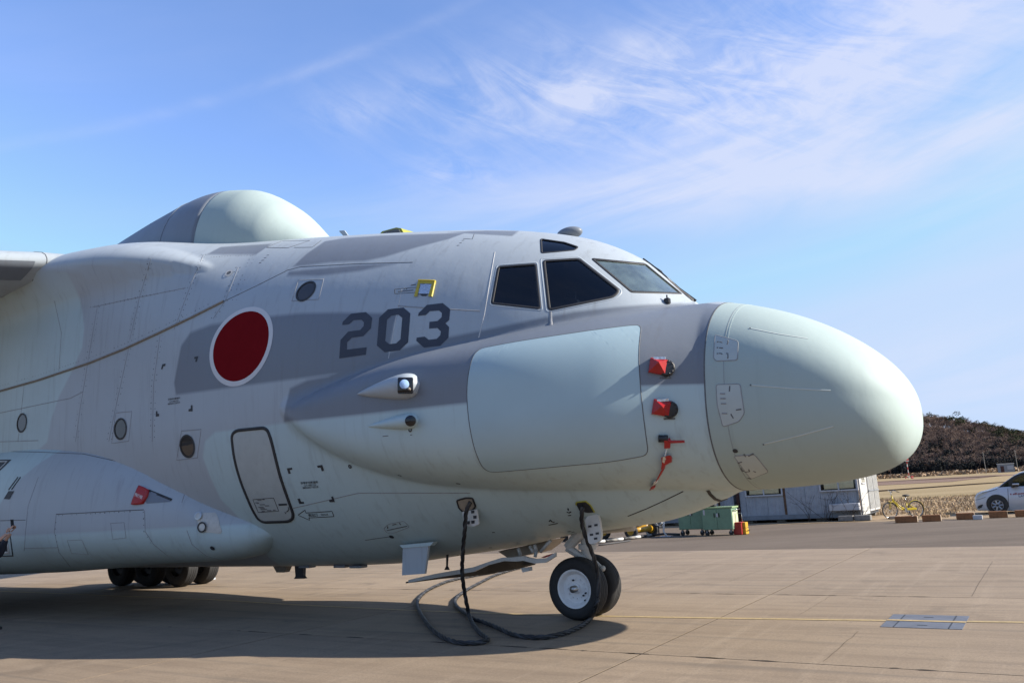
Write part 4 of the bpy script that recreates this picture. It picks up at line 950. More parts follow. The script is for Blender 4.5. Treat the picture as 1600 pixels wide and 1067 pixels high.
for q in ([(617, 452), (651, 449)], [(617, 459), (650, 457)]): strip('vent_outline', [[q[0], q[1]]], 0.012, 'seam_dark')
for q in ([(631.5, 451.2), (633, 451.8)], [(634.5, 450.6), (636, 452)], [(642, 445.8), (650, 444.8)], [(616.8, 452), (617, 459)], [(622, 455.6), (646, 453.4)]): strip('vent_print', [q], 0.022, 'seam_dark')
# roof: open hatch, fin aerial, bump, nose aerial
MB().prism([on_y(*p, -0.35) for p in ((592, 367), (597, 361.6), (619, 355.6), (626.5, 356.8), (632, 366))], (0.05, 0.9, 0.02)).build('escape_hatch', 'hatch_yellow', plane)
MB().prism([on_y(*p, -0.38) for p in ((598, 365.5), (601, 362.4), (618, 358.2), (624, 359), (627, 365.5))], (0.0, -0.012, 0)).build('hatch_recess', 'seam_dark', plane)
MB().prism([on_y(*p, -0.1) for p in ((530.2, 362), (530.4, 360.6), (538, 360.2), (546, 371), (538.5, 371))], (0, 0.03, 0)).build('fin_aerial', 'grey_paint', plane)
c = on_y(890, 364.8, 0.0); mb = MB(); mb.sphere((0, 0, 0), 1, 24, (0.25, 0.15, 0.11)); bmesh.ops.transform(mb.b, matrix=Matrix.Translation(Vector(c)), verts=mb.b.verts); mb.build('roof_aerial', 'dark_paint', plane, smooth=True)
P, n = hit(1043, 474); MB().box(P+Vector((0, 0, 0.035)), (0.09, 0.08, 0.09), bev=0.015).cyl(P+Vector((0, 0, 0.06)), P+Vector((0, 0, 0.13)), 0.012).build('nose_aerial', 'black_metal', plane)
# windscreen wiper
y_ = -0.03
W = lambda x, y, dy=0: Vector(on_y(x, y, y_+dy))
MB().tube([W(1005, 405), W(1020, 416), W(1034, 428)], 0.022, 6).tube([W(1030, 424), W(1044, 437), W(1060, 450), W(1087, 470)], [0.03, 0.02, 0.02, 0.024], 6).build('wiper_blade', 'black_metal', plane)
MB().tube([W(1044, 437, -.04), W(1062, 453, -.05), W(1072, 460, -.06), W(1077, 464, -.08), W(1083, 469, -.1)], 0.016, 6).build('wiper_arm', 'beige_paint', plane)
MB().box(W(1026, 421), (0.2, 0.07, 0.05), rot=Matrix.Rotation(R(42), 3, 'Y'), bev=0.01).build('wiper_pivot', 'black_metal', plane)
# wing: dark slat face along the leading edge, and the root joint
for side in (-1, 1):
    secs = []
    for y in (3.15, 4.0, 8.0, 14.0, 21.5):
        le, z, c = wing_le(y); c0 = wing_le(3.15)[2]; k_ = c/c0
        secs.append([(le+a*c+0.006, side*y, z+b-0.004) for a, b in WS[9:14]]+[(le-0.09*c, side*y, z-0.25), (le-0.03*c, side*y, z+0.03)])
    o = loft('wing_slat', secs, 'dark_paint'); o.data.set_sharp_from_angle(angle=R(40))
    le, z, c = wing_le(2.95); MB().tube([(le+a*c+0.002, side*2.95, z+b) for a, b in WS[3:14]], 0.010, 6).build('wing_joint', 'seam_dark', plane, smooth=True)
# rivet rows along the skin joints
def rivets(lines, gap, r_, tree=None):
    V = []; Fc = []; rr = random.Random(len(lines)+int(lines[0][0][0]))
    for ln in lines:
        pp = dens(ln, 1.5, False); last = None
        for p in pp:
            P, n = hit(p[0], p[1], 0.002, tree)
            if P is None: continue
            if last is not None and (P-last).length < gap: continue
            last = P
            if rr.random() < 0.12: continue
            x = n.orthogonal().normalized(); y = n.cross(x); q = r_*rr.uniform(0.7, 1.25); k = len(V)
            V += [P+x*q, P+y*q, P-x*q, P-y*q]; Fc.append((k, k+1, k+2, k+3))
    return link('rivet_row', mesh_from('rivet_row', V, Fc), 'seam_dark', plane, kind='stuff')
for ln in ([(236, 404), (218, 465), (203, 530)], [(318, 398), (300, 440), (272, 515)], [(372, 418), (352, 470), (333, 498)], [(395, 400), (378, 440), (366, 470)], [(145, 480), (200, 468), (290, 450)], [(152, 480), (140, 550), (125, 640), (118, 690)], [(201, 545), (180, 640), (170, 690)], [(250, 524), (240, 600), (238, 690)]):
    for dx in (-3.2, 3.2): rivets([[(x+dx, y) for x, y in ln]], 0.11, 0.013)
rivets([[(0, 603), (60, 586), (140, 559), (195, 537), (245, 514), (300, 488), (345, 466)]], 0.10, 0.013); rivets([[(330, 402), (360, 400), (395, 399)]], 0.06, 0.012)
for ln in ([(0, 698), (60, 697), (130, 700), (188, 713), (240, 733), (286, 760)], [(92, 805), (130, 803), (180, 800), (222, 798)], [(88, 806), (86, 830), (92, 860)], [(224, 800), (225, 830), (237, 850)]): rivets([ln], 0.12, 0.014, FAIR)
# ------------------------------------------------------------------ below the belly
def plate_px(name, pts, y, thick, mt, parent=plane, bev=0.0):
    mb = MB(); mb.prism([on_y(*p, y) for p in pts], (0, thick, 0)); return mb.build(name, mt, parent)
bl = plate_px('blade_aerial', ((629.5, 854), (669.5, 851), (663.5, 896), (628, 898.5)), -1.35, 0.05, 'grey_paint'); plate_px('aerial_base', ((624, 851.5), (650, 849), (677, 846.5), (672, 852.5), (629, 856)), -1.37, 0.12, 'mint_paint', bl)
plate_px('belly_aerial', ((460, 880), (474, 880), (473, 900), (476, 903.5), (459, 904), (461.5, 900)), 0.0, 0.08, 'stencil_black'); plate_px('belly_light', ((424, 880), (450, 880), (444, 894), (432, 894)), 0.0, 0.15, 'rope_seal')
plate_px('drain_mast', ((697, 866), (700, 866), (699, 884), (702, 890), (694, 890), (697, 884)), -0.9, 0.02, 'black_metal')
for p in ((535, 884), (560, 884.5), (480, 884.5)): c = on_y(*p, -0.4); MB().box(c, (0.3, 0.2, 0.05), bev=0.01).build('belly_fairing', 'dark_paint', plane)
# forward gear door: pale rim and outer face blackened in place of shade
KG = (8.89, 740, 800)
rim = [(638, 905.5), (680, 896), (740, 885.5)] + sc8([(200, 690), (380, 632), (520, 626), (690, 608), (760, 630), (850, 648), (1000, 640), (1130, 560)], *KG)
rim_lo = [(1132, 615), (1000, 700), (850, 712), (690, 672), (590, 682), (420, 678), (200, 735)]
low = sc8(rim_lo, *KG)+[(740, 893), (680, 902.5), (638, 910)]
gd = plate_px('gear_door_rim', rim+low, -0.62, 0.06, 'gear_white')
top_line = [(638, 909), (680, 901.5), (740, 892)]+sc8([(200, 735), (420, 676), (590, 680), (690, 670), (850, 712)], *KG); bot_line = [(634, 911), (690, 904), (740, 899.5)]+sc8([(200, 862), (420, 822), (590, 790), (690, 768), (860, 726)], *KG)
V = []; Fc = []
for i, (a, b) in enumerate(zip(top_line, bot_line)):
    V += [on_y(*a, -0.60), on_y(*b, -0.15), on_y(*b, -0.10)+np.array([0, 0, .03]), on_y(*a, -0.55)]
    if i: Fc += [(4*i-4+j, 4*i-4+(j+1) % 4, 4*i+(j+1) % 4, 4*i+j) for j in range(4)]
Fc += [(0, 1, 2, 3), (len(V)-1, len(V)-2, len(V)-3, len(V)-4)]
mat('door_shade_dark', (0.022, 0.024, 0.028), 0.7, var=0.2); link('nose_gear_door', mesh_from('nose_gear_door', V, Fc), 'door_shade_dark', plane)
plate_px('door_stripe', sc8([(930, 630), (1000, 600), (1100, 570), (1095, 590), (990, 632)], *KG), -0.45, 0.02, 'safety_red'); plate_px('door_bracket', sc8([(655, 775), (770, 760), (775, 815), (680, 835)], *KG), -0.35, 0.1, 'white_paint')
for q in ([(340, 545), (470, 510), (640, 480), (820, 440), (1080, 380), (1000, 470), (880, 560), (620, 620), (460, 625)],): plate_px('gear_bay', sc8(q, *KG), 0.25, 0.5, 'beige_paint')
for a, b in (((620, 500), (650, 600)), ((845, 450), (870, 540)), ((870, 540), (855, 620)), ((780, 470), (830, 560)), ((1070, 390), (930, 550))): MB().tube([on_y(*sc8([p], *KG)[0], -0.3) for p in (a, b)], 0.03, 8).build('door_strut', 'gear_white', plane, smooth=True)
# port-side door and beam seen beyond the strut, warm in the sun
mb = MB(); mb.tube([on_y(*p, 0.35) for p in ((918, 826), (945, 824), (972, 821.5), (990, 820))], 0.10, 10); mb.build('gear_beam', 'gear_white', plane, smooth=True)
plate_px('gear_door', ((915, 830), (930, 818), (958, 814.5), (978, 817), (992, 811), (1004, 820), (985, 827), (950, 829), (932, 833)), 0.55, 0.05, 'beige_paint')
# nose gear
SX = -0.10
nz = lambda p, y=0.0: Vector(on_y(*p, y))
MB().tube([(SX, 0, 0.5), (SX+0.08, 0, 0.95)], 0.075, 16).build('oleo_piston', 'bare_metal', plane, smooth=True)
MB().tube([(SX+0.07, 0, 0.88), (SX+0.10, 0, 1.2), (SX+0.14, 0, 1.95)], [0.10, 0.115, 0.14], 16).tube([(SX+0.085, 0, 1.08), (SX+0.09, 0, 1.16)], 0.15, 16).build('gear_strut', 'gear_white', plane, angle=40)
MB().cyl((SX, -0.44, 0.49), (SX, 0.44, 0.49), 0.055, n=16).build('axle', 'bare_metal', plane, smooth=True)
MB().tube([nz((912, 826), -0.1), nz((887, 855), -0.12)], [0.11, 0.08], 8).tube([nz((887, 855), -0.12), nz((915, 874), -0.08)], [0.075, 0.055], 8).build('drag_brace', 'gear_white', plane, angle=40)
MB().tube([(SX+0.14, 0, 0.95), (SX+0.33, 0, 0.78), (SX+0.15, 0, 0.56)], 0.035, 8).sphere((SX+0.34, 0, 0.77), 0.05, 10).box((SX+0.18, 0, 0.62), (0.14, 0.16, 0.05), bev=0.01).build('torque_link', 'gear_white', plane, angle=40)
MB().cyl((SX+0.2, -0.05, 0.5), (SX+0.36, -0.09, 0.49), 0.035, n=10).sphere((SX+0.37, -0.09, 0.49), 0.05, 10).build('tow_lug', 'bare_metal', plane, smooth=True)
yd = hit(925, 808)[0].y-0.05
sd_ = plate_px('nose_gear_door', round_poly(((914, 812), (919, 804), (928, 800.5), (934, 804), (937, 814), (939.5, 837), (938, 844), (932, 848), (922, 850), (919, 846)), 1.5, 3), yd, 0.06, 'white_paint')
for x, y in ((921.5, 822), (931, 820), (924, 835), (933, 833), (930.5, 841)): plate_px('door_decal', ((x-2.6, y-1.3), (x+2.6, y-2), (x+2.8, y+1.4), (x-2.4, y+2)), yd-0.004, 0.003, 'stencil_black', sd_)
def wheel(name, c, r, w_, rim_r, rim_mt, out, parent=plane, holes=True, n=48):
    root = empty(name, c); root.parent = parent
    M = Matrix.Rotation(R(90 if out < 0 else -90), 4, 'X')
    mb = MB(); hw = w_/2; q = hw*0.5
    mb.lathe([(rim_r*0.97, hw*0.62), (rim_r, hw*0.84), (rim_r+(r-rim_r)*0.35, hw*1.0), (rim_r+(r-rim_r)*0.7, hw*0.93), (r*0.965, hw*0.74), (r*0.992, hw*0.5), (r, hw*0.36), (r*0.986, hw*0.335), (r*0.986, hw*0.30), (r, hw*0.275), (r, hw*0.06), (r*0.985, hw*0.04),
              (r*0.985, -hw*0.04), (r, -hw*0.06), (r, -hw*0.275), (r*0.986, -hw*0.30), (r*0.986, -hw*0.335), (r, -hw*0.36), (r*0.992, -hw*0.5), (r*0.965, -hw*0.74), (rim_r+(r-rim_r)*0.7, -hw*0.93), (rim_r+(r-rim_r)*0.35, -hw*1.0), (rim_r, -hw*0.84), (rim_r*0.97, -hw*0.62)], n, M, False)
    mb.build('tyre', 'rubber', root, angle=35)
    mb = MB(); mb.lathe([(1e-4, hw*0.62), (rim_r*0.16, hw*0.60), (rim_r*0.20, hw*0.56), (rim_r*0.26, hw*0.50), (rim_r*0.27, hw*0.40), (rim_r*0.62, hw*0.36), (rim_r*0.74, hw*0.40), (rim_r*0.84, hw*0.62), (rim_r*0.90, hw*0.80), (rim_r*0.98, hw*0.86), (rim_r*1.02, hw*0.82), (rim_r, hw*0.5), (rim_r*0.95, -hw*0.5), (rim_r*0.95, -hw*0.8), (rim_r*0.5, -hw*0.4), (1e-4, -hw*0.4)], n, M)
    if holes:
        for k in range(12):
            a = 2*math.pi*k/12; p0 = M @ Vector((rim_r*0.52*math.cos(a), rim_r*0.52*math.sin(a), hw*0.34)); p1 = M @ Vector((rim_r*0.52*math.cos(a), rim_r*0.52*math.sin(a), hw*0.45)); mb.cyl(p0, p1, 0.016, n=8)
    rimo = mb.build('rim', rim_mt, root, angle=35)
    if holes:
        for a, rr in ((R(105), .45), (R(-20), .62), (R(-38), .55), (R(-48), .78)):
            a2 = a if out < 0 else -a; p = M @ Vector((rim_r*rr*math.cos(a2), rim_r*rr*math.sin(a2) * 1, hw*0.42)); q_ = M @ Vector((rim_r*rr*math.cos(a2), rim_r*rr*math.sin(a2), hw*0.36+0.04)); MB().cyl(p, q_, 0.014, n=8).build('valve', 'stencil_black', root)
    return root
mat('hub_white', (0.68, 0.68, 0.68), 0.45, var=0.05, scale=14, dirt=0.2, dirtcol=(0.3, 0.27, 0.22))
wheel('nose_wheel', (SX, -0.25, 0.49), 0.49, 0.33, 0.305, 'hub_white', -1); wheel('nose_wheel', (SX, 0.25, 0.49), 0.49, 0.33, 0.305, 'gear_white', 1)
for sy in (-1, 1):
    for s in (-14.9, -16.35, -17.8):
        for dy in (-0.36, 0.36):
            wheel('main_wheel', (s, sy*3.3+dy, 0.58), 0.58, 0.42, 0.30, 'black_metal', -1 if dy < 0 else 1, holes=False, n=28)  # rims coloured black to stand in for the shade down there
    MB().box((-16.35, sy*3.3, 0.85), (3.6, 0.3, 0.35), bev=0.05).box((-16.35, sy*3.3, 1.2), (0.5, 0.4, 0.8), bev=0.05).build('main_gear_beam', 'gear_white', plane)
# ground power sockets: open flaps
KS = (4.267, 600, 760)
so_ = patch('socket_recess', round_poly(sc8([(486, 92), (545, 74), (590, 76), (612, 130), (590, 155), (525, 165), (500, 140)], *KS), 2), 'beige_paint', off=0.006, step=3); strip('socket_lip', [round_poly(sc8([(486, 92), (545, 74), (590, 76), (612, 130), (590, 155), (525, 165), (500, 140)], *KS), 2)], 0.03, 'rubber_seal', so_, height=0.012, closed=True, step=3)
P0, n0 = hit(737, 800)
def tilted(pts, base, depth_y, mt, nm, parent, th=0.02):
    mb = MB(); mb.prism([on_y(*p, base) for p in pts], (0, th, 0)); return mb.build(nm, mt, parent)
fl_ = tilted(round_poly(sc8([(520, 168), (620, 150), (632, 250), (600, 265), (535, 262)], *KS), 2), P0.y-0.06, 0, 'white_paint', 'socket_flap', plane)
for x, y in ((605, 203), (592, 236), (560, 240), (590, 168)): tilted(sc8([(x-11, y-9), (x+11, y-11), (x+11, y+9), (x-9, y+11)], *KS), P0.y-0.066, 0, 'stencil_black', 'flap_decal', fl_, 0.004)
s2 = patch('socket_recess', round_poly(sc8([(318, 30), (345, 18), (400, 12), (440, 45), (475, 105), (420, 110), (350, 95)], 5.333, 840, 780), 1.5), 'stencil_black', off=0.006, step=3); strip('socket_lip', [round_poly(sc8([(318, 40), (325, 22), (400, 12), (440, 45), (475, 105)], 5.333, 840, 780), 1.5)], 0.022, 'hatch_yellow', s2, height=0.012, step=3)
# ------------------------------------------------------------------ on the apron: cables, cover plate, chock, person
mat('cable_black', (0.012, 0.012, 0.014), 0.6, var=0.3, scale=40); mat('cable_grey', (0.04, 0.04, 0.043), 0.7, var=0.4, scale=30)
def cable(name, pts, r, lab, grp):
    root = empty(name, tow([pts[0]*np.array([1, 1, 0])])[0], HD, label=lab, cat='cable', group=grp)
    P = smooth_path(pts, 10); L = [0.0]
    for a, b in zip(P, P[1:]): L.append(L[-1]+float(np.linalg.norm(b-a)))
    n = int(L[-1]/0.035); Q = [np.array([np.interp(L[-1]*i/n, L, [p[k] for p in P]) for k in range(3)]) for i in range(n+1)]
    base = pts[0]*np.array([1, 1, 0])
    for k, mt in ((0, 'cable_black'), (1, 'cable_grey'), (2, 'cable_black')):
        out = []
        for i, q in enumerate(Q):
            t = Q[min(i+1, n)]-Q[max(i-1, 0)]; t /= np.linalg.norm(t)+1e-9; x = np.cross(t, [0.3, 0.2, 1.0]); x /= np.linalg.norm(x)+1e-9; y = np.cross(t, x)
            a = i*0.42+k*2*math.pi/3; o_ = q+(x*math.cos(a)+y*math.sin(a))*r*0.55; o_[2] = max(o_[2], r*0.62); out.append(tuple(o_-base))
        MB().tube(out, r*0.62, 7).build('strand', mt, root, smooth=True)
    return root
def hang(lst): return [on_y(x, y, d) for x, y, d in lst]
def lay(lst, z=0.04): return [gl(x, y, z) for x, y in lst]
h0 = hit(735, 784)[0]; g0 = gl(734, 966, 0.04); N_ = 11
hx = [(735, 784), (729, 797), (727, 812), (726, 830), (724, 850), (723, 868), (722, 885), (723, 905), (726, 925), (729, 942), (733, 960)]
A_ = hang([(x, y, (h0.y-0.09)+(g0[1]-(h0.y-0.09))*min(1, max(0, (y-805)/150))**1.0) for x, y in hx])
A_ += lay([(738, 972), (748, 986), (759, 995), (761, 1000), (744, 1003.5), (715, 1003), (690, 994), (672, 979), (659, 961), (652, 945), (655, 934), (668, 922), (686, 913), (706, 906), (735, 900), (775, 893)])
cable('power_cable', A_, 0.031, 'twisted black cable hanging from the open belly socket and looping on the concrete', 'ground power cables')
h1 = hit(912, 791)[0]
hx = [(911, 791), (909, 802), (909, 814), (912, 829), (918, 846), (925, 863), (930, 879), (934, 896), (935.5, 915), (935, 933), (931, 947)]
B_ = hang([(x, y, (min(h1.y, yd)-0.05)+(-0.56-(min(h1.y, yd)-0.05))*min(1, max(0, (y-800)/90))) for x, y in hx])
B_ += lay([(926, 962), (917, 971), (903, 980), (880, 989), (852, 994.5), (825, 994.5), (800, 990), (775, 979), (755, 971), (742, 967), (728, 958), (716, 949), (711, 941), (715, 932), (730, 921), (750, 910), (772, 899), (796, 891), (815, 886)])
cable('power_cable', B_, 0.031, 'twisted black cable running down over the nose wheel and along the concrete', 'ground power cables')
# steel cover plate in the concrete
cp = empty('cover_plate', tow([[4.84, 0.55, 0]])[0], HD, label='rectangular blue-grey steel cover set in the concrete under the yellow line', cat='cover plate')
MB().box((-0.415, 0, -0.004), (0.15, 1.12, 0.02)).box((0.415, 0, -0.004), (0.15, 1.12, 0.02)).build('frame', 'steel_plate', cp)
MB().box((0, 0.285, -0.004), (0.64, 0.55, 0.021)).build('lid', 'steel_plate', cp); MB().box((0, -0.285, -0.004), (0.64, 0.55, 0.021)).build('lid', 'steel_plate', cp)
for y in (0.35, -0.35): MB().box((0, y, 0.0062), (0.12, 0.05, 0.004)).build('lifting_slot', 'stencil_black', cp)
MB().box((0.33, 0, -0.003), (0.018, 1.1, 0.0205)).box((-0.33, 0, -0.003), (0.018, 1.1, 0.0205)).build('lid_gap', 'stencil_black', cp)
sheet('line_over_plate', 4.35, 5.33, 0.50, 0.61, 0.0115, 'yellow_line')
mat('beam_pale', (0.33, 0.36, 0.40), 0.6)
# wheel chock beside the main wheels
c = gl(313, 906); ck = empty('wheel_chock', tow([c])[0], HD, label='pale wedge chock on the ground in front of the far main wheels', cat='chock')
MB().prism([(-0.35, -0.3, 0), (0.35, -0.3, 0), (0.3, -0.3, 0.12), (-0.1, -0.3, 0.3), (-0.3, -0.3, 0.3)], (0, 0.6, 0)).build('wedge', 'beam_pale', ck)
MB().tube([(-0.2, 0, 0.3), (0.0, 0, 0.36), (0.15, 0, 0.22)], 0.02, 6).build('grip', 'cable_black', ck)
# person at the edge, arms raised with a phone
mat('jacket', (0.025, 0.03, 0.045), 0.85, var=0.2, scale=20); mat('trousers', (0.03, 0.032, 0.04), 0.85, var=0.2, scale=20); mat('skin', (0.50, 0.28, 0.19), 0.5, var=0.06); mat('hair', (0.012, 0.01, 0.009), 0.6); mat('shoe', (0.012, 0.012, 0.014), 0.5); mat('phone_black', (0.01, 0.01, 0.012), 0.25)
def skin_mesh(name, verts, edges, radii, mt, parent, root_i=0, sub=2, rootmods=None):
    me = bpy.data.meshes.new(name); me.from_pydata([tuple(v_) for v_ in verts], edges, []); me.update()
    o = bpy.data.objects.new(name, me); COL.objects.link(o)
    sk = o.modifiers.new('skin', 'SKIN'); sk.use_smooth_shade = True
    for i, r_ in enumerate(radii):
        d = me.skin_vertices[0].data[i]; d.radius = (r_, r_) if isinstance(r_, (int, float)) else r_; d.use_root = (i == root_i)
    sb = o.modifiers.new('sub', 'SUBSURF'); sb.levels = sub; sb.render_levels = sub
    dg = bpy.context.evaluated_depsgraph_get(); dg.update(); m2 = bpy.data.meshes.new_from_object(o.evaluated_get(dg))
    bpy.data.objects.remove(o); m2.name = name; m2.materials.clear(); m2.polygons.foreach_set('use_smooth', [True]*len(m2.polygons))
    return link(name, m2, mt, parent)
pg = ground(-33, 986); per = empty('person', pg, 0.0, label='person in dark jacket holding up a phone beside the gear fairing', cat='person')
Sx = 1.13
V3 = lambda *a: np.array(a)*Sx
# x towards the aircraft's nose side, y away, z up
hands = []
for sy in (-1, 1):
    hands.append(V3(0.40, 0.05+sy*0.05, 1.64))
body = [V3(0, 0, 0.95), V3(0, 0, 1.15), V3(0.0, 0, 1.38), V3(0.01, 0, 1.47), V3(0.03, 0, 1.54), V3(0.045, 0, 1.62), V3(0.03, 0, 1.70)]
be = [(0, 1), (1, 2), (2, 3), (3, 4), (4, 5), (5, 6)]; br = [0.13, 0.12, 0.13, 0.06, 0.062, (0.085, 0.095), (0.075, 0.08)]
for sy in (-1, 1):
    i = len(body); body += [V3(0, sy*0.17, 1.40), V3(0.15, sy*0.21, 1.24), V3(0.33, sy*0.09, 1.54), hands[(sy+1)//2]]; be += [(2, i), (i, i+1), (i+1, i+2), (i+2, i+3)]; br += [0.055, 0.045, 0.033, (0.04, 0.022)]
    i = len(body); body += [V3(0, sy*0.09, 0.88), V3(0.10*(sy), sy*0.10, 0.48), V3(0.12*sy-0.02, sy*0.10, 0.09)]; be += [(0, i), (i, i+1), (i+1, i+2)]; br += [0.095, 0.06, 0.042]
skin_mesh('body', body, be, [tuple(q*Sx for q in r_) if isinstance(r_, tuple) else r_*Sx for r_ in br], 'skin', per)
# fingers closed round the phone
ph_c = V3(0.47, 0.05, 1.76)
for sy in (-1, 1):
    hc = hands[(sy+1)//2]
    for k in range(4):
        b0 = hc+V3(0.015, 0, 0.025+0.0)+V3(-0.01+0.018*k*0.6, 0, 0.012*k); L_ = (0.075, 0.085, 0.08, 0.06)[k]
        pts = [b0, b0+V3(0.035, sy*0.012, L_*0.45), b0+V3(0.05, -sy*0.01, L_*0.85), b0+V3(0.052, -sy*0.03, L_*1.0)]
        MB().tube(smooth_path(pts, 3), [0.0095*Sx]*10, 7).build('finger', 'skin', per, smooth=True)
    pts = [hc+V3(-0.015, 0, 0.02), hc+V3(-0.02, -sy*0.02, 0.06), hc+V3(0.01, -sy*0.03, 0.09)]; MB().tube(smooth_path(pts, 3), [0.011*Sx]*7, 7).build('thumb', 'skin', per, smooth=True)
jk = [V3(0, 0, 0.86), V3(0, 0, 1.02), V3(0, 0, 1.2), V3(0, 0, 1.38), V3(0.01, 0, 1.46)]; je = [(0, 1), (1, 2), (2, 3), (3, 4)]; jr = [0.165, 0.155, 0.15, 0.15, 0.085]
for sy in (-1, 1):
    i = len(jk); jk += [V3(0, sy*0.175, 1.40), V3(0.15, sy*0.215, 1.24), V3(0.33, sy*0.09, 1.54)]; je += [(3, i), (i, i+1), (i+1, i+2)]; jr += [0.085, 0.068, 0.05]
skin_mesh('jacket', jk, je, [r_*Sx for r_ in jr], 'jacket', per)
tr = [V3(0, 0, 0.95)]; te = []; trr = [0.155]
for sy in (-1, 1):
    i = len(tr); tr += [V3(0, sy*0.09, 0.85), V3(0.10*sy, sy*0.10, 0.48), V3(0.12*sy-0.02, sy*0.10, 0.07)]; te += [(0, i), (i, i+1), (i+1, i+2)]; trr += [0.115, 0.08, 0.065]
skin_mesh('trousers', tr, te, [r_*Sx for r_ in trr], 'trousers', per)
for sy in (-1, 1):
    x0 = 0.12*sy-0.06
    MB().prism([tuple(V3(x0-0.03, sy*0.10-0.05, 0)), tuple(V3(x0+0.25, sy*0.10-0.045, 0)), tuple(V3(x0+0.25, sy*0.10-0.045, 0.04)), tuple(V3(x0+0.12, sy*0.10-0.045, 0.09)), tuple(V3(x0-0.03, sy*0.10-0.05, 0.1))], tuple(V3(0, 0.095, 0))).build('shoe', 'shoe', per)
MB().sphere(V3(0.015, 0, 1.675), 0.105*Sx, 16, (1.0, 0.92, 0.95)).build('hair', 'hair', per, smooth=True)
phn = empty('phone', pg+V3(0.45, 0.05, 1.64), 0, label='dark phone held up in the hand of the person', cat='phone')
MB().box((0, 0, 0.16*Sx), (0.012*Sx, 0.085*Sx, 0.16*Sx), rot=Matrix.Rotation(R(-8), 3, 'Y'), bev=0.003).build('phone_body', 'phone_black', phn); MB().box((0.008, -0.02, 0.215*Sx), (0.006, 0.025, 0.025), bev=0.002).build('camera_lens', 'lens_black', phn)
# ------------------------------------------------------------------ beyond the apron
BG = 1.13                                       # this world is a little larger than life: objects follow the same scale
mat('cabin_grey', (0.285, 0.30, 0.325), 0.6, var=0.12, scale=3, dirt=0.35, dirtcol=(0.13, 0.12, 0.12)); mat('rust', (0.109, 0.058, 0.031), 0.85, var=0.4, scale=6, dirt=0.4); mat('rust_red', (0.048, 0.017, 0.014), 0.8, var=0.3)
mat('beam_grey', (0.170, 0.184, 0.204), 0.65, var=0.15, scale=4, dirt=0.3); mat('locker_white', (0.408, 0.408, 0.394), 0.6, var=0.12, scale=5, dirt=0.55, dirtcol=(0.28, 0.24, 0.2)); mat('box_white', (0.394, 0.394, 0.408), 0.5, var=0.06)
mat('curtain', (0.80, 0.68, 0.46), 0.9, var=0.1); mat('cart_green', (0.136, 0.231, 0.150), 0.5, var=0.08, scale=5, dirt=0.15); mat('cart_top', (0.224, 0.306, 0.150), 0.5, var=0.08); mat('cart_lit_side', (0.42, 0.47, 0.30), 0.5, var=0.08); mat('tool_red', (0.272, 0.014, 0.010), 0.45); mat('tool_yellow', (0.422, 0.245, 0.014), 0.45)
mat('trolley_yellow', (0.374, 0.204, 0.014), 0.4, var=0.15); mat('bag_dark', (0.012, 0.014, 0.024), 0.8); mat('block_orange', (0.224, 0.088, 0.027), 0.75, var=0.3, scale=8, dirt=0.5, dirtcol=(0.2, 0.13, 0.09)); mat('block_end', (0.374, 0.286, 0.204), 0.8, var=0.15)
mat('bike_yellow', (0.422, 0.313, 0.014), 0.35, var=0.05); mat('chrome', (0.408, 0.408, 0.408), 0.2, 0.9); mat('car_white', (0.476, 0.476, 0.490), 0.28, var=0.02, coat=0.5); mat('car_trim', (0.010, 0.011, 0.012), 0.4); mat('mast_red', (0.340, 0.020, 0.014), 0.6); mat('mast_white', (0.476, 0.476, 0.462), 0.6)
mat('bark', (0.051, 0.037, 0.029), 0.9, var=0.3); mat('concrete_lump', (0.163, 0.153, 0.139), 0.9, var=0.25, scale=8); mat('stripe_black', (0.020, 0.020, 0.020), 0.6)
mat('hub_silver', (0.340, 0.340, 0.354), 0.35, 0.5); mat('letter_red', (0.204, 0.007, 0.014), 0.5); mat('letter_blue', (0.034, 0.041, 0.095), 0.5)
glass_mat('pane_glass', (0.94, 0.95, 0.94), ior=1.35); glass_mat('car_glass', (0.62, 0.72, 0.60))
def leaf_mat(name, a, b):
    mt, t, bs = base_mat(name); g = N(t, 'ShaderNodeNewGeometry'); lk(t, ramp(t, g.outputs['Random Per Island'], [(0.0, a), (1.0, b)]), bs.inputs['Base Color']); bs.inputs['Roughness'].default_value = 0.9; bs.inputs['Specular IOR Level'].default_value = 0.1; return mt
leaf_mat('twigs_brown', (0.115, 0.080, 0.066), (0.235, 0.168, 0.134)); leaf_mat('leaf_evergreen', (0.014, 0.020, 0.012), (0.055, 0.066, 0.030)); leaf_mat('leaf_cedar', (0.012, 0.014, 0.016), (0.034, 0.036, 0.034)); leaf_mat('leaf_olive', (0.032, 0.032, 0.014), (0.072, 0.065, 0.029)); leaf_mat('grass_dry', (0.27, 0.19, 0.11), (0.46, 0.35, 0.21)); leaf_mat('weed_brown', (0.19, 0.13, 0.085), (0.37, 0.27, 0.18))
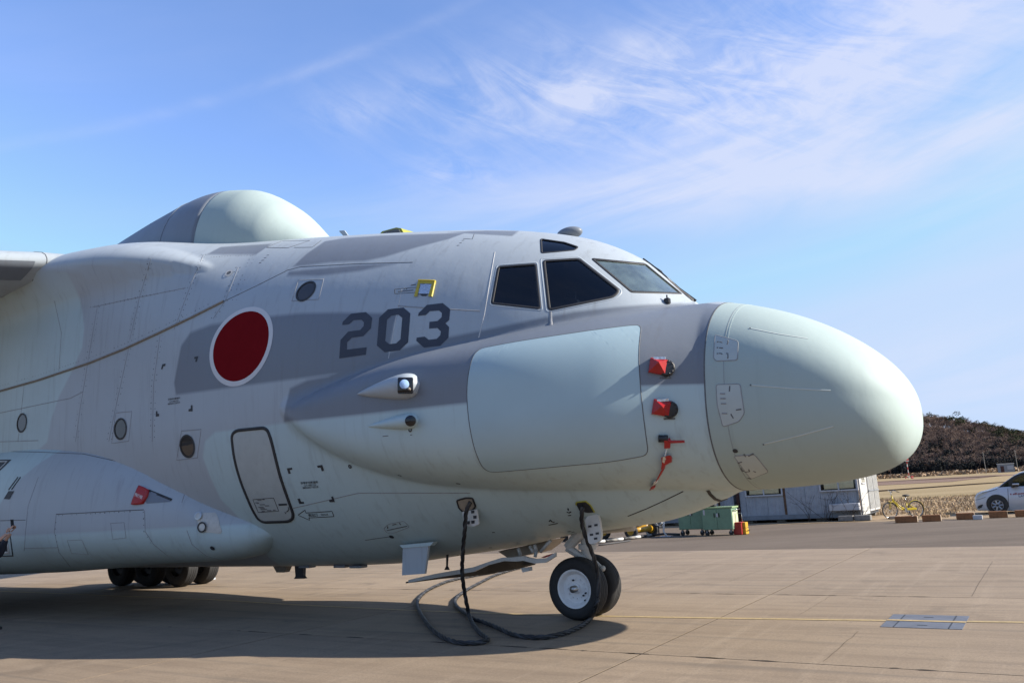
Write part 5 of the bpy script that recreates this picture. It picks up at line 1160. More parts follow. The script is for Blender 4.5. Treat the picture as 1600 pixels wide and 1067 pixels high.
# verge, field bands, ditch and track
def band(name, s0, s1, ya, yb_, z, mt, n=60, amp=0.0, seed=1):
    r_ = random.Random(seed); v = []; f = []
    for i in range(n+1):
        s = s0+(s1-s0)*i/n; v += [tow([[s, ya+r_.uniform(-amp, amp), z]])[0], tow([[s, yb_+r_.uniform(-amp, amp), z]])[0]]
        if i: f.append((2*i-2, 2*i, 2*i+1, 2*i-1))
    return link(name, mesh_from(name, v, f), mt, None, kind='structure')
band('verge', -160, 120, 27.9, 62, -0.02, 'verge', 300, 0.35)
def strip_world(name, pts, wid, z, mt):
    P = [tow([[*p, z]])[0] for p in pts]; v = []; f = []
    for i, p in enumerate(P):
        t = P[min(i+1, len(P)-1)]-P[max(i-1, 0)]; t /= np.linalg.norm(t); nrm = np.array([-t[1], t[0], 0]); v += [p-nrm*wid/2, p+nrm*wid/2]
        if i: f.append((2*i-2, 2*i-1, 2*i+1, 2*i))
    return link(name, mesh_from(name, v, f), mt, None, kind='structure')
mat('ditch_dark', (0.035, 0.027, 0.022), 0.95, spec=0.0)
strip_world('ditch', [gl(1180, 782)[:2], gl(1290, 772)[:2], gl(1400, 764)[:2], gl(1540, 754)[:2], gl(1590, 751)[:2], gl(1640, 748)[:2]], 5.0, -0.05, 'ditch_dark')
strip_world('field_track', [gl(1250, 764)[:2], gl(1400, 751)[:2], gl(1500, 745.5)[:2], gl(1600, 739.8)[:2]], 60, -0.045, 'dirt')
# far wooded hill
def far(px, dist, z=0.0):
    d = ray(px, 735+ROLL*(1500-px)); d[2] = 0; d /= np.linalg.norm(d); return np.array([d[0]*dist, d[1]*dist, z])
HD_ = 620.0
def ridge_h(px):                                # height of the wooded crest above the eye's horizon, in metres, by bearing
    y = np.interp(px, [900, 1100, 1250, 1350, 1420, 1445, 1465, 1490, 1510, 1530, 1550, 1575, 1600, 1640, 1700, 1800, 2000], [740, 700, 676, 662, 656, 653, 654, 658, 661, 665, 669.5, 675, 682, 690, 700, 712, 735])
    return max(0.0, (735+ROLL*(1500-px)-y))*HD_/FPX
pxs = np.linspace(850, 2050, 121); V = []; Fc = []; rows = [(-60, -0.1), (0, 0.02), (25, 0.28), (60, 0.62), (95, 0.88), (120, 0.93), (170, 0.75), (260, 0.2), (330, -0.1)]
for i, p in enumerate(pxs):
    h = ridge_h(p)-5.0
    for dd, fr in rows: V.append(far(p, HD_+dd*0.9-20, max(-0.2, h*fr*(1+0.0005*dd)+EYE*min(1, max(0, fr)))))
    if i:
        k = len(rows)
        for j in range(k-1): Fc.append(((i-1)*k+j, i*k+j, i*k+j+1, (i-1)*k+j+1))
ground_mat('hill_soil', [(0.3, (0.085, 0.062, 0.052)), (0.7, (0.14, 0.10, 0.08))], 0.05, 0.5)
hill = link('hill', mesh_from('hill', V, Fc, True), 'hill_soil', None, kind='structure')
hbm = bmesh.new(); hbm.from_mesh(hill.data); HILL = BVHTree.FromBMesh(hbm); hbm.free()
def hill_z(x, y):
    h, n, i, d = HILL.ray_cast(Vector((x, y, 300)), Vector((0, 0, -1))); return h.z if h else 0.0
def crown(rg, c, rx, rz, n, size, V, Fc, droop=0.0, shell=0.55):
    blobs = [(c+np.array([rg.gauss(0, rx*0.42), rg.gauss(0, rx*0.42), rg.gauss(0.05, rz*0.35)]), rx*rg.uniform(0.35, 0.6)) for _ in range(7)]
    for _ in range(n):
        bc, br_ = rg.choice(blobs); a = rg.uniform(0, 6.283); z = rg.uniform(-1, 1); q = math.sqrt(1-z*z); rr = br_*(shell+(1-shell)*rg.random())
        p = bc+np.array([q*math.cos(a), q*math.sin(a), z*rz/rx])*rr; s = size*rg.uniform(0.6, 1.4)
        u = np.array([rg.gauss(0, 1), rg.gauss(0, 1), rg.gauss(0, 1)]); u /= np.linalg.norm(u); w_ = np.cross(u, [rg.gauss(0, 1), rg.gauss(0, 1), rg.gauss(0, 1)]); w_ /= np.linalg.norm(w_)+1e-6
        k = len(V); V += [p-u*s, p+w_*s*0.6, p+u*s, p-w_*s*0.6]; Fc.append((k, k+1, k+2, k+3))
def twig_tree(rg, b, h, V, Fc):
    """bare deciduous tree: trunk, forks and a haze of fine twigs, all thin blades"""
    def blade(a, c, w_):
        d = c-a; x = np.cross(d, [rg.gauss(0, 1), rg.gauss(0, 1), 0.2]); x /= np.linalg.norm(x)+1e-6; k = len(V); V.extend([a-x*w_, a+x*w_, c+x*w_*0.3, c-x*w_*0.3]); Fc.append((k, k+1, k+2, k+3))
    top = b+np.array([rg.gauss(0, .4), rg.gauss(0, .4), h*0.5]); blade(b, top, 0.22)
    for _ in range(8):
        e = top+np.array([rg.gauss(0, h*0.19), rg.gauss(0, h*0.19), h*rg.uniform(0.12, 0.42)]); blade(b+(top-b)*rg.uniform(0.5, 1), e, 0.11)
        for _ in range(13):
            f_ = e+np.array([rg.gauss(0, h*0.11), rg.gauss(0, h*0.11), h*rg.uniform(-0.1, 0.14)]); blade(e+(top-e)*rg.uniform(0, 0.5), f_, 0.075)
rg = random.Random(11); V = []; Fc = []
for _ in range(2600):
    px = rg.uniform(1180, 1720); dd = rg.uniform(-25, 105)
    q = far(px, HD_+dd); z = hill_z(q[0], q[1]); q[2] = z-0.3; twig_tree(rg, q, rg.uniform(6.5, 10.5), V, Fc)
link('woodland', mesh_from('woodland', V, Fc), 'twigs_brown', None, kind='stuff', label='bare brown winter woodland covering the far hill', cat='woodland')
V = []; Fc = []; rg = random.Random(21)
for _ in range(520):
    px = rg.uniform(1250, 1700); dd = rg.uniform(-38, 18)+rg.gauss(0, 5); q = far(px, HD_+dd); q[2] = hill_z(q[0], q[1]); h = rg.uniform(7, 11)
    crown(rg, q+np.array([0, 0, h*0.5]), h*0.26, h*0.5, 90, 0.55, V, Fc)
link('cedar_belt', mesh_from('cedar_belt', V, Fc), 'leaf_cedar', None, kind='stuff', label='dark belt of dense trees along the shaded foot of the hill', cat='woodland')
EV = [(1448, 96, 5.5), (1467, 98, 8), (1480, 97, 7), (1492, 95, 6.5), (1499, 90, 9), (1512, 86, 9.5), (1508, 74, 8), (1520, 88, 7), (1532, 90, 6), (1540, 88, 8.5), (1549, 86, 7), (1558, 88, 6.5), (1566, 84, 7.5), (1574, 86, 7), (1582, 82, 7.5), (1590, 84, 8), (1598, 78, 9), (1562, 50, 8), (1570, 46, 9), (1576, 60, 7), (1594, 40, 11), (1601, 30, 12), (1608, 50, 11), (1618, 70, 10), (1440, 60, 7), (1455, 70, 6.5), (1532, 60, 6.5), (1428, 96, 6), (1590, 58, 8)]
def lab_ev(i, px, dd, ol):
    kind_ = 'small olive green tree' if ol else 'dark round evergreen tree'
    tier = 'on the hill crest' if dd > 70 else ('low on the wooded slope' if dd < 55 else 'part way up the wooded slope')
    xs_ = sorted((e[0], j) for j, e in enumerate(EV) if (('a' if e[1] > 70 else ('c' if e[1] < 55 else 'b')) == ('a' if dd > 70 else ('c' if dd < 55 else 'b'))) and ((j % 3 == 1) == ol)); rank = [j for _, j in xs_].index(i)
    o_ = ('first', 'second', 'third', 'fourth', 'fifth', 'sixth', 'seventh', 'eighth', 'ninth', 'tenth', 'eleventh', 'twelfth', 'thirteenth', 'fourteenth')[rank]
    return kind_+' '+tier+', '+o_+' from the nose'
for i, (px, dd, sz) in enumerate(EV):
    q = far(px, HD_+dd-(16 if dd > 70 else 8)); q[2] = hill_z(q[0], q[1])+1.2; sz *= 1.15; rg2 = random.Random(100+i)
    where = 'on the crest' if dd > 70 else ('on the shaded lower slope' if dd < 55 else 'part way up the slope')
    ol = i % 3 == 1
    t_ = empty('evergreen_tree', q, 0, label=lab_ev(i, px, dd, ol), cat='tree', group='evergreen trees on the far hill')
    MB().tube([(0, 0, -0.5), (0.1, 0.1, sz*0.4), (0.2, 0, sz*0.7)], [0.3, 0.2, 0.08], 6).build('trunk', 'bark', t_)
    V = []; Fc = []; crown(rg2, np.array([0, 0, sz*0.62]), sz*0.48, sz*0.40, 520, 0.42, V, Fc); link('crown', mesh_from('crown', V, Fc), 'leaf_olive' if ol else 'leaf_evergreen', t_)
# hilltop mast, red and white mast, far hut, poles
q = far(1455, HD_+100); q[2] = hill_z(q[0], q[1]); t_ = empty('radio_mast', q, 0, label='thin lattice radio mast standing on the crest of the hill', cat='mast')
MB().cyl((0, 0, -1), (0, 0, 13.5), 0.22, 0.14, 6).build('pole', 'beam_grey', t_); MB().box((0, 0, 11.6), (1.0, 0.6, 1.2)).box((0.2, 0, 13.2), (1.5, 0.15, 0.15)).build('antenna_head', 'mast_white', t_)
q = ground(1420.5, 747.5); dist = np.linalg.norm(q[:2]); k = dist/FPX
t_ = empty('marker_mast', q, 0, label='red and white banded mast with a red box on top, standing in the field', cat='mast')
for i in range(6): MB().cyl((0, 0, i*4.0*k), (0, 0, (i+1)*4.0*k), 0.55*k, n=10).build('mast_band', 'mast_white' if i % 2 == 0 else 'mast_red', t_)
MB().box((0, 0, 26.5*k), (4.6*k, 3*k, 3.6*k), bev=0.2).build('mast_head', 'mast_red', t_); MB().box((0, 0, 24.3*k), (5.2*k, 3.2*k, 0.7*k)).build('mast_platform', 'mast_white', t_)
for dx, nm in ((-4.2, 1), (4.4, 2)):
    o = empty('marker_barrier', q+np.array([dx*k, 0, 0]), 0, label=('small' if nm == 1 else 'larger')+' red and white barrier at the '+('shaded' if nm == 1 else 'sunny')+' side of the banded mast foot', cat='barrier')
    MB().box((0, 0, 1.4*k), ((1.6 if nm == 1 else 3.4)*k, 1*k, (2.6 if nm == 1 else 4.0)*k), bev=0.1).build('barrier_body', 'mast_red', o); MB().box((0, -0.6*k, 1.2*k), ((0.6 if nm == 1 else 1.2)*k, 0.3*k, 0.8*k)).build('barrier_stripe', 'mast_white', o)
def hut(px, py, wpx, hpx, nm, lab, mts):
    q = ground(px, py); k = np.linalg.norm(q[:2])/FPX; o = empty(nm, q, HD+R(18), label=lab, cat='hut'); return o, k
o, k = hut(1573, 738.3, 20, 12, 'equipment_hut', 'grey equipment hut with a sunlit end at the foot of the wooded hill', 0)
MB().box((0, 0, 6*k), (18*k, 8*k, 11*k)).build('wall', 'beam_grey', o); MB().box((0, 0, 11.8*k), (19*k, 9*k, 0.8*k)).build('roof', 'mast_white', o); MB().box((-5.5*k, -4.1*k, 5*k), (4*k, 0.3*k, 8*k)).build('door', 'rust_red', o); MB().box((4*k, -4.1*k, 6.5*k), (7*k, 0.3*k, 5*k)).build('window', 'cabin_grey', o)
for px, top in ((1541, 709), (1591, 710)):
    q = ground(px, 739.5-0.058*(px-1541)*0.9); k = np.linalg.norm(q[:2])/FPX; o = empty('utility_pole', q, 0, label='thin pale utility pole in front of the dark woods '+('beside the hut' if px < 1560 else 'above the parked car'), cat='pole', group='utility poles below the hill')
    MB().cyl((0, 0, 0), (0, 0, 29*k), 0.5*k, 0.3*k, 6).build('pole', 'concrete_lump', o); MB().box((0, 0, 27*k), (3.2*k, 0.4*k, 0.5*k)).box((0, 0, 24.5*k), (2.4*k, 0.4*k, 0.4*k)).build('crossarm', 'concrete_lump', o)
# earth bank with scrub at the foot of the hill
V = []; Fc = []; rg = random.Random(5)
for _ in range(2600):
    px = rg.uniform(1250, 1680); q = far(px, rg.uniform(500, 590)); q[2] = rg.uniform(0, 1.2); crown(rg, q, 2.2, 1.0, 5, 0.8, V, Fc)
link('scrub', mesh_from('scrub', V, Fc), 'weed_brown', None, kind='stuff', label='low brown scrub along the foot of the hill', cat='scrub')
# dry grass on the verge
def blades(name, n, s0, s1, ya, yb_, h0_, h1_, w_, mt, seed, lab, keep=1.0):
    rg = random.Random(seed); V = []; Fc = []
    for _ in range(n):
        y = ya+(yb_-ya)*rg.random()**1.5; s = rg.uniform(s0, s1)*(1+(y-28)*0.012)+ (y-28)*(-0.12); h = rg.uniform(h0_, h1_); a = rg.uniform(0, 6.28); lean = rg.uniform(0.1, 0.7)*h; ww = w_*(1+(y-28)*0.02)
        if y < 33.9 and (s < 0.6 or s > 2.4) or y < 29.2: continue
        if math.sin(s*1.9+y*0.7)+math.sin(s*0.8-y*1.3+seed)+rg.gauss(0, 0.7) < -0.6: continue
        p = tow([[s, y, -0.02]])[0]; dx = np.array([math.cos(a), math.sin(a), 0]); k = len(V)
        side_ = np.array([-dx[1], dx[0], 0])*ww; V += [p-side_, p+side_, p+dx*lean*0.4+np.array([0, 0, h*0.7])+side_*0.7, p+dx*lean+np.array([0, 0, h])]; Fc.append((k, k+1, k+2, k+3))
    return link(name, mesh_from(name, V, Fc), mt, None, kind='stuff', label=lab, cat='grass')
blades('dry_grass', 60000, -6, 22, 29, 66, 0.03, 0.15, 0.014, 'grass_dry', 3, 'dry straw coloured grass on the verge behind the blocks'); blades('brown_weeds', 26000, -6, 22, 29, 62, 0.03, 0.19, 0.022, 'weed_brown', 4, 'brown withered weeds growing through the verge')
# ------------------------------------------------------------------ cabins
YF = 29.7
def bx_s(name, x0, x1, z0, z1, y0, y1, mt, parent, bev=0.0, **kw):
    return MB().box(((x0+x1)/2, (y0+y1)/2, (z0+z1)/2), (abs(x1-x0), abs(y1-y0), abs(z1-z0)), bev=bev).build(name, mt, parent, **kw)
def F(px, py, y=YF): p = on_y(px, py, y); return p[0], p[2]
cab = empty('site_cabin', ORG, HD, label='weathered grey container cabin with rust streaks, wide windows and white end doors', cat='cabin')
sL = F(1158, 800)[0]; sR = F(1345, 800)[0]; zb = F(1250, 803)[1]; zt = zb+2.75
W1 = (F(1164, 768)[0], F(1223, 768)[0]); W2 = (F(1280, 760)[0], F(1341, 760)[0]); zs = F(1195, 775)[1]; zs2 = F(1310, 767)[1]; zw = zs+1.25
edges = [sL, W1[0], F(1200, 790)[0], W1[1], F(1229, 790)[0], F(1260, 790)[0], W2[0], F(1310, 790)[0], W2[1], sR]
def corr(name, x0, x1, z0, z1, y, mt, parent):
    """ribbed sheet"""
    mb = MB(); n = max(1, int(abs(x1-x0)/0.17)); st_ = (x1-x0)/n
    pts = []
    for i in range(n): a = x0+i*st_; pts += [(a, y), (a+st_*0.4, y), (a+st_*0.5, y+0.014), (a+st_*0.9, y+0.014)]
    pts.append((x1, y)); prof = [(p[0], p[1], z0) for p in pts]+[(x1, y+0.08, z0), (x0, y+0.08, z0)]
    mb.prism(prof, (0, 0, z1-z0)); return mb.build(name, mt, parent)
for a, b in zip(edges, edges[1:]):
    m_ = (a+b)/2
    if abs(b-a) < 0.25: bx_s('wall_strip', a, b, zb, zt, YF-0.02, YF+0.06, 'rust', cab); continue
    inw = (W1[0]-0.01 <= m_ <= W1[1]+0.01) or (W2[0]-0.01 <= m_ <= W2[1]+0.01); z_s = zs if m_ < W1[1] else zs2
    corr('wall_panel', a+0.006, b-0.006, zb, z_s if inw else zt, YF, 'cabin_grey', cab)
    if inw: corr('wall_panel', a+0.006, b-0.006, zw, zt, YF, 'cabin_grey', cab)
for (a, b), z_s in ((W1, zs), (W2, zs2)):
    w_o = bx_s('window_frame', a, b, z_s, z_s+0.07, YF-0.09, YF+0.03, 'box_white', cab)
    bx_s('frame_bar', a, a+0.07, z_s+.07, zw, YF-0.08, YF+0.03, 'box_white', w_o); bx_s('frame_bar', b-0.07, b, z_s+.07, zw, YF-0.08, YF+0.03, 'box_white', w_o); bx_s('frame_bar', (a+b)/2-0.03, (a+b)/2+0.03, z_s+.07, zw, YF-0.06, YF+0.02, 'box_white', w_o); bx_s('frame_bar', a, b, zw, zw+0.07, YF-0.08, YF+0.03, 'box_white', w_o)
    for p0, p1 in ((a+0.07, (a+b)/2-0.03), ((a+b)/2+0.03, b-0.07)): bx_s('pane', p0, p1, z_s+0.07, zw, YF-0.02, YF-0.012, 'pane_glass', w_o)
    bx_s('curtain', a+0.22, b-0.2, z_s+0.12, zw, YF-0.008, YF+0.01, 'curtain', cab); bx_s('inner_wall', a, b, z_s, zw, YF+0.5, YF+0.55, 'cockpit_dark', cab)
bx_s('floor_beam', sL-0.05, sR+0.02, zb-0.22, zb, YF-0.04, YF+0.1, 'beam_grey', cab); bx_s('corner_post', F(1341, 790)[0], sR+0.02, zb-0.25, zt+0.1, YF-0.06, YF+0.16, 'beam_grey', cab); bx_s('roof', sL-0.1, sR+0.15, zt, zt+0.14, YF-0.15, YF+5.0, 'beam_grey', cab)
bx_s('floor', sL, sR, zb-0.2, zb-0.04, YF+0.12, YF+4.7, 'cockpit_dark', cab); bx_s('back_wall', sL, sR, zb, zt, YF+4.72, YF+4.8, 'cabin_grey', cab); bx_s('side_wall', sL, sL+0.08, zb, zt, YF+0.12, YF+4.7, 'cabin_grey', cab)
for s in (sL+0.3, (sL*2+sR)/3, (sL+sR*2)/3, sR-0.3):
    for y in (YF+0.4, YF+2.4, YF+4.4): bx_s('footing', s-0.2, s+0.2, 0, zb-0.2, y-0.2, y+0.2, 'concrete_lump', cab)
bx_s('trough', F(1298, 790)[0], F(1345, 790)[0], F(1320, 797)[1], F(1320, 786)[1], YF-0.42, YF-0.07, 'box_white', cab, bev=0.02)
# end wall: white sheet with a small window and two ribbed door leaves
bx_s('end_panel', sR+0.02, sR+0.08, zb-0.15, zt, YF+0.18, YF+1.9, 'locker_white', cab); bx_s('end_window', sR+0.08, sR+0.11, zb+1.35, zb+1.95, YF+0.7, YF+1.45, 'pane_glass', cab); bx_s('end_window_frame', sR+0.08, sR+0.13, zb+1.27, zb+1.35, YF+0.62, YF+1.53, 'box_white', cab)
for k, (y0, y1) in enumerate(((YF+1.98, YF+3.3), (YF+3.42, YF+4.75))):
    d_ = bx_s('end_door', sR+0.03, sR+0.09, zb-0.05, zt-0.05, y0, y1, 'locker_white', cab)
    for i in range(6): bx_s('door_rib', sR+0.09, sR+0.125, zb+0.05, zt-0.15, y0+0.06+(y1-y0)*i/6, y0+0.06+(y1-y0)*i/6+0.09, 'locker_white', d_)
    for z_ in (zb+0.9, zb+1.8): bx_s('lock_bar', sR+0.125, sR+0.15, z_, z_+0.06, y0, y1, 'beam_grey', d_)
bx_s('rust_joint', sR+0.02, sR+0.06, zb-0.1, zt, YF+3.31, YF+3.41, 'rust', cab); bx_s('rust_joint', sR+0.02, sR+0.06, zb-0.1, zt, YF+1.91, YF+1.97, 'rust', cab)
# second cabin further along
cab2 = empty('site_cabin', ORG, HD, label='second grey cabin with dark red pipes, mostly hidden behind the green carts', cat='cabin')
s3 = sL-0.35; s2 = s3-6.4
for i in range(7): corr('wall_panel', s2+(s3-s2)*i/7+0.006, s2+(s3-s2)*(i+1)/7-0.006, zb, zt, YF+0.1, 'cabin_grey', cab2)
bx_s('floor_beam', s2, s3, zb-0.22, zb, YF+0.05, YF+0.2, 'beam_grey', cab2); bx_s('roof', s2-0.1, s3+0.1, zt, zt+0.14, YF-0.05, YF+5.0, 'beam_grey', cab2); bx_s('back_wall', s2, s3, zb, zt, YF+4.72, YF+4.8, 'cabin_grey', cab2); bx_s('side_wall', s3-0.07, s3, zb, zt, YF+0.2, YF+4.7, 'cabin_grey', cab2); bx_s('side_wall', s2, s2+0.07, zb, zt, YF+0.2, YF+4.7, 'cabin_grey', cab2)
for s in (s2+0.3, (s2+s3)/2, s3-0.3):
    for y in (YF+0.5, YF+4.3): bx_s('footing', s-0.2, s+0.2, 0, zb-0.2, y-0.2, y+0.2, 'concrete_lump', cab2)
for px in (1155.5, 1125.5, 1113): 
    s = F(px, 800)[0]; MB().tube([(s, YF-0.05, 0.0), (s, YF-0.05, zt)], 0.085 if px > 1150 else 0.06, 8).build('rain_pipe', 'rust_red', cab2, smooth=True)
# long low shed/bench further back under the nose gear beam
o = empty('storage_rack', tow([[-12.6, 31.5, 0]])[0], HD, label='long low storage rack of rusty bars in front of the far cabin wall', cat='rack')
MB().box((0, 0, 0.95), (4.2, 0.7, 0.06)).box((0, 0, 0.5), (4.2, 0.7, 0.06)).build('shelf', 'rust', o)
for s in (-2, 0, 2): MB().box((s, -0.3, 0.5), (0.07, 0.07, 1.0)).box((s, 0.3, 0.5), (0.07, 0.07, 1.0)).build('upright', 'rust_red', o)
for s in (-1.2, 0.3, 1.4): MB().box((s, 0, 0.72), (0.9, 0.5, 0.36), bev=0.02).build('crate_board', 'bag_dark', o)
# two lumps of concrete below the trough and bare shrubs against the wall
for k, (a, b) in enumerate(((1297, 1319), (1320.5, 1345))):
    p = gl((a+b)/2, 817.5); L_ = abs(gl(a, 817.5)[0]-gl(b, 817.5)[0])*0.97
    o = MB().box((0, 0, 0.12), (L_, 0.4, 0.24), bev=0.02).build('concrete_block', 'concrete_lump', None, label='low grey concrete block under the white trough, '+('shaded one' if k == 0 else 'the one with a rusty end'), cat='block', group='concrete blocks under the trough'); o.location = tow([[p[0], YF-0.75, 0]])[0]; o.rotation_euler = (0, 0, HD)
def shrub(px, py, h, n, seed, lab):
    rg = random.Random(seed); s, _ = F(px, py, YF-0.35); o = empty('bare_shrub', tow([[s, YF-0.35, 0]])[0], HD, label=lab, cat='shrub', group='bare shrubs against the cabin wall')
    for _ in range(n):
        a = np.array([rg.gauss(0, .08), rg.gauss(0, .05), 0.0]); pts = [a]; d = np.array([rg.gauss(0, .35), rg.gauss(0, .12), 1.0])
        for i in range(4): d = d+np.array([rg.gauss(0, .18), rg.gauss(0, .08), 0]); pts.append(pts[-1]+d*h/4)
        mb = MB(); mb.tube(pts, [0.012, 0.011, 0.009, 0.007, 0.004], 4)
        for i in (2, 3, 4):
            for _ in range(2): e = pts[i]+np.array([rg.gauss(0, .25), rg.gauss(0, .1), rg.uniform(0.1, 0.35)])*h*0.45; mb.tube([pts[i], e], [0.006, 0.003], 3)
        mb.build('branch', 'bark', o)
shrub(1262, 805, 1.1, 4, 1, 'thin bare shrub by the wall between the two windows'); shrub(1292, 805, 1.3, 7, 2, 'tall bare shrub at the left end of the white trough'); shrub(1330, 805, 1.2, 8, 3, 'dense bare shrub in front of the white trough'); shrub(1348, 808, 0.7, 6, 4, 'low reddish shrub at the corner post')
# ------------------------------------------------------------------ green carts, tool boxes, trolley
def castor(x, y, parent):
    w_ = empty('castor', (x, y, 0)); w_.parent = parent
    MB().cyl((0, -0.03, 0.09), (0, 0.03, 0.09), 0.09, n=14).build('castor_wheel', 'rubber', w_); MB().box((0, 0, 0.16), (0.07, 0.09, 0.1)).build('fork', 'beam_grey', w_)
def cart(px0, px1, py, lab, side_handle):
    a, b = gl(px0, py), gl(px1, py); W_ = abs(b[0]-a[0]); H_ = 1.13; o = empty('tool_cart', tow([[(a[0]+b[0])/2, 20.75, 0]])[0], HD, label=lab, cat='cart', group='green tool carts')
    D_ = 0.72
    MB().box((0, 0, 0.64), (W_, D_, 0.84), bev=0.01).build('cabinet', 'cart_green', o); MB().box((0.01, 0, 1.09), (W_+0.08, D_+0.06, 0.06), bev=0.008).build('worktop', 'cart_top', o)
    for x0 in (-W_*0.25, W_*0.25):
        d = MB().box((x0, -D_/2-0.012, 0.64), (W_*0.49, 0.02, 0.80), bev=0.006).build('door', 'cart_green', o)
        MB().box((x0-math.copysign(W_*0.17, x0)+0.0, -D_/2-0.035, 0.80), (0.035, 0.03, 0.17), bev=0.006).build('door_pull', 'black_metal', d)
    MB().box((0.02, -D_/2-0.03, 0.80), (0.07, 0.02, 0.14)).build('latch', 'box_white', o); MB().box((-W_*0.42, -D_/2-0.026, 0.92), (0.07, 0.006, 0.2)).build('label_card', 'box_white', o)
    for sx in (-1, 1):
        for sy in (-1, 1): castor(sx*W_*0.4, sy*D_*0.38, o)
    MB().tube([(W_/2, -D_*0.35, 0.95), (W_/2+0.14, -D_*0.35, 0.99), (W_/2+0.14, D_*0.35, 0.99), (W_/2, D_*0.35, 0.95)], 0.016, 8).build('push_handle', 'chrome', o, smooth=True)
    MB().box((W_/2+0.006, 0, 0.6), (0.012, D_*0.9, 0.7)).build('side_panel', 'cart_lit_side', o)  # paler than the cabinet green: sunlight on this side put into colour
    return o, W_, D_
c1, w1, d1 = cart(1057, 1091, 838, 'green tool cart further under the nose, its top hidden by the belly', 0)
c1.scale = (1, 1, 1.12); c1.location = tow([[tol(np.array(c1.location))[0], 21.1, 0]])[0]
c2, w2, d2 = cart(1102, 1143.5, 836.5, 'green two-door tool cart with a dark bag on top, beside the red box', 0)
bag = empty('tool_bag', c2.matrix_basis @ Vector((-w2*0.28, 0.05, 1.12)), HD, label='dark blue cloth bag lying on the green cart top', cat='bag')
mb = MB(); mb.box((0, 0, 0.08), (0.42, 0.34, 0.16), bev=0.06, seg=3); mb.build('bag_body', 'bag_dark', bag, smooth=True); MB().tube([(-0.14, 0, 0.13), (-0.08, 0, 0.24), (0.08, 0, 0.24), (0.14, 0, 0.13)], 0.015, 6).build('bag_handle', 'safety_red', bag, smooth=True)
p = gl(1152, 835.5); tb = empty('tool_box', tow([[p[0], 20.75, 0]])[0], HD, label='red upright tool box standing beside the green cart', cat='tool box')
MB().box((0, 0, 0.22), (0.34, 0.4, 0.44), bev=0.02).build('box_body', 'tool_red', tb); MB().box((0, 0, 0.46), (0.36, 0.42, 0.05), bev=0.01).build('lid', 'tool_red', tb); MB().tube([(-0.1, 0, 0.48), (-0.1, 0, 0.82), (0.16, 0, 0.84), (0.16, 0, 0.48)], 0.012, 6).build('handle', 'chrome', tb, smooth=True)
p = gl(1161, 835); tb = empty('tool_case', tow([[p[0]+0.02, 20.85, 0]])[0], HD, label='small yellow case standing against the red tool box', cat='case')
MB().box((0, 0, 0.12), (0.17, 0.36, 0.23), bev=0.015).build('case_body', 'tool_yellow', tb); MB().box((0, 0, 0.36), (0.16, 0.34, 0.22), bev=0.015).build('case_top', 'tool_yellow', tb); MB().tube([(0.09, -0.12, 0.12), (0.15, -0.12, 0.16), (0.15, 0.12, 0.16), (0.09, 0.12, 0.12)], 0.012, 6).build('handle', 'black_metal', tb, smooth=True)
# two-wheeled yellow trolley with a tow bar lying before it
p = gl(987, 841.5); tr_ = empty('wheel_trolley', tow([[p[0], p[1], 0]])[0], HD, label='yellow trolley with thick black tyres seen below the belly', cat='trolley')
k = 37.5/FPX
wheel('trolley_wheel', (0, 0, 0.29), 0.29, 0.17, 0.15, 'trolley_yellow', -1, tr_, False, 24); wheel('trolley_wheel', (0.25, 1.55, 0.29), 0.29, 0.17, 0.15, 'trolley_yellow', -1, tr_, False, 24); wheel('trolley_wheel', (-1.35, 0.2, 0.29), 0.29, 0.17, 0.15, 'trolley_yellow', -1, tr_, False, 24)
MB().cyl((0.02, 0.1, 0.33), (0.25, 1.5, 0.33), 0.13, n=14).build('axle_tube', 'trolley_yellow', tr_, smooth=True); MB().box((-0.65, 0.75, 0.5), (1.7, 1.2, 0.08), bev=0.02).tube([(-1.3, 0.2, 0.5), (-1.35, 0.2, 0.3)], 0.05, 8).build('deck', 'trolley_yellow', tr_)
a, b = gl(935, 849), gl(1018, 838.5); tbz = empty('tow_bar', tow([(a+b)/2])[0], HD, label='long banded white and black tow bar lying on the ground before the trolley', cat='tow bar')
dv = (b-a); n = 9
for i in range(n):
    p0 = a+dv*(i+0.02)/n-(a+b)/2; p1 = a+dv*(i+0.98)/n-(a+b)/2
    MB().cyl((p0[0], p0[1], 0.07), (p1[0], p1[1], 0.07), 0.055, n=10).build('bar_band', ('mast_white', 'stripe_black', 'concrete_lump')[i % 3], tbz, smooth=True)
e = (b-(a+b)/2); MB().tube([(e[0], e[1], 0.07), (e[0]+0.5, e[1]+0.15, 0.1), (e[0]+1.2, e[1]+0.2, 0.06)], 0.05, 8).build('bar_eye', 'stripe_black', tbz, smooth=True)
a, b = gl(936, 852.5), gl(985, 845.5); o = empty('drain_hose', tow([a])[0], HD, label='grey hose lying along the tow bar on the asphalt', cat='hose'); MB().tube([(0, 0, 0.03), tuple((b-a)*np.array([.5, .5, 0])+np.array([0, -.12, .03])), tuple((b-a)+np.array([0, 0, .03]))], 0.03, 6).build('hose_run', 'cable_grey', o, smooth=True)
for k_, (px, py, top, lab) in enumerate(((1014, 838, 818, 'bent white pipe stand next to the trolley wheel'), (1041, 838.5, 812, 'tall white pipe stand between the trolley and the carts'))):
    p = gl(px, py); d = np.linalg.norm(tow([p])[0])/FPX; h = (py-top)*d; o = empty('pipe_stand', tow([p])[0], HD, label=lab, cat='stand', group='white pipe stands')
    MB().tube([(0.05, 0, 0), (-0.1, 0, h*0.3), (-0.05, 0, h*0.7), (-0.08, 0, h)], 0.04, 8).build('pipe', 'mast_white', o, smooth=True); MB().box((0, 0, 0.02), (0.45, 0.3, 0.04), bev=0.01).build('foot_plate', 'cabin_grey', o)
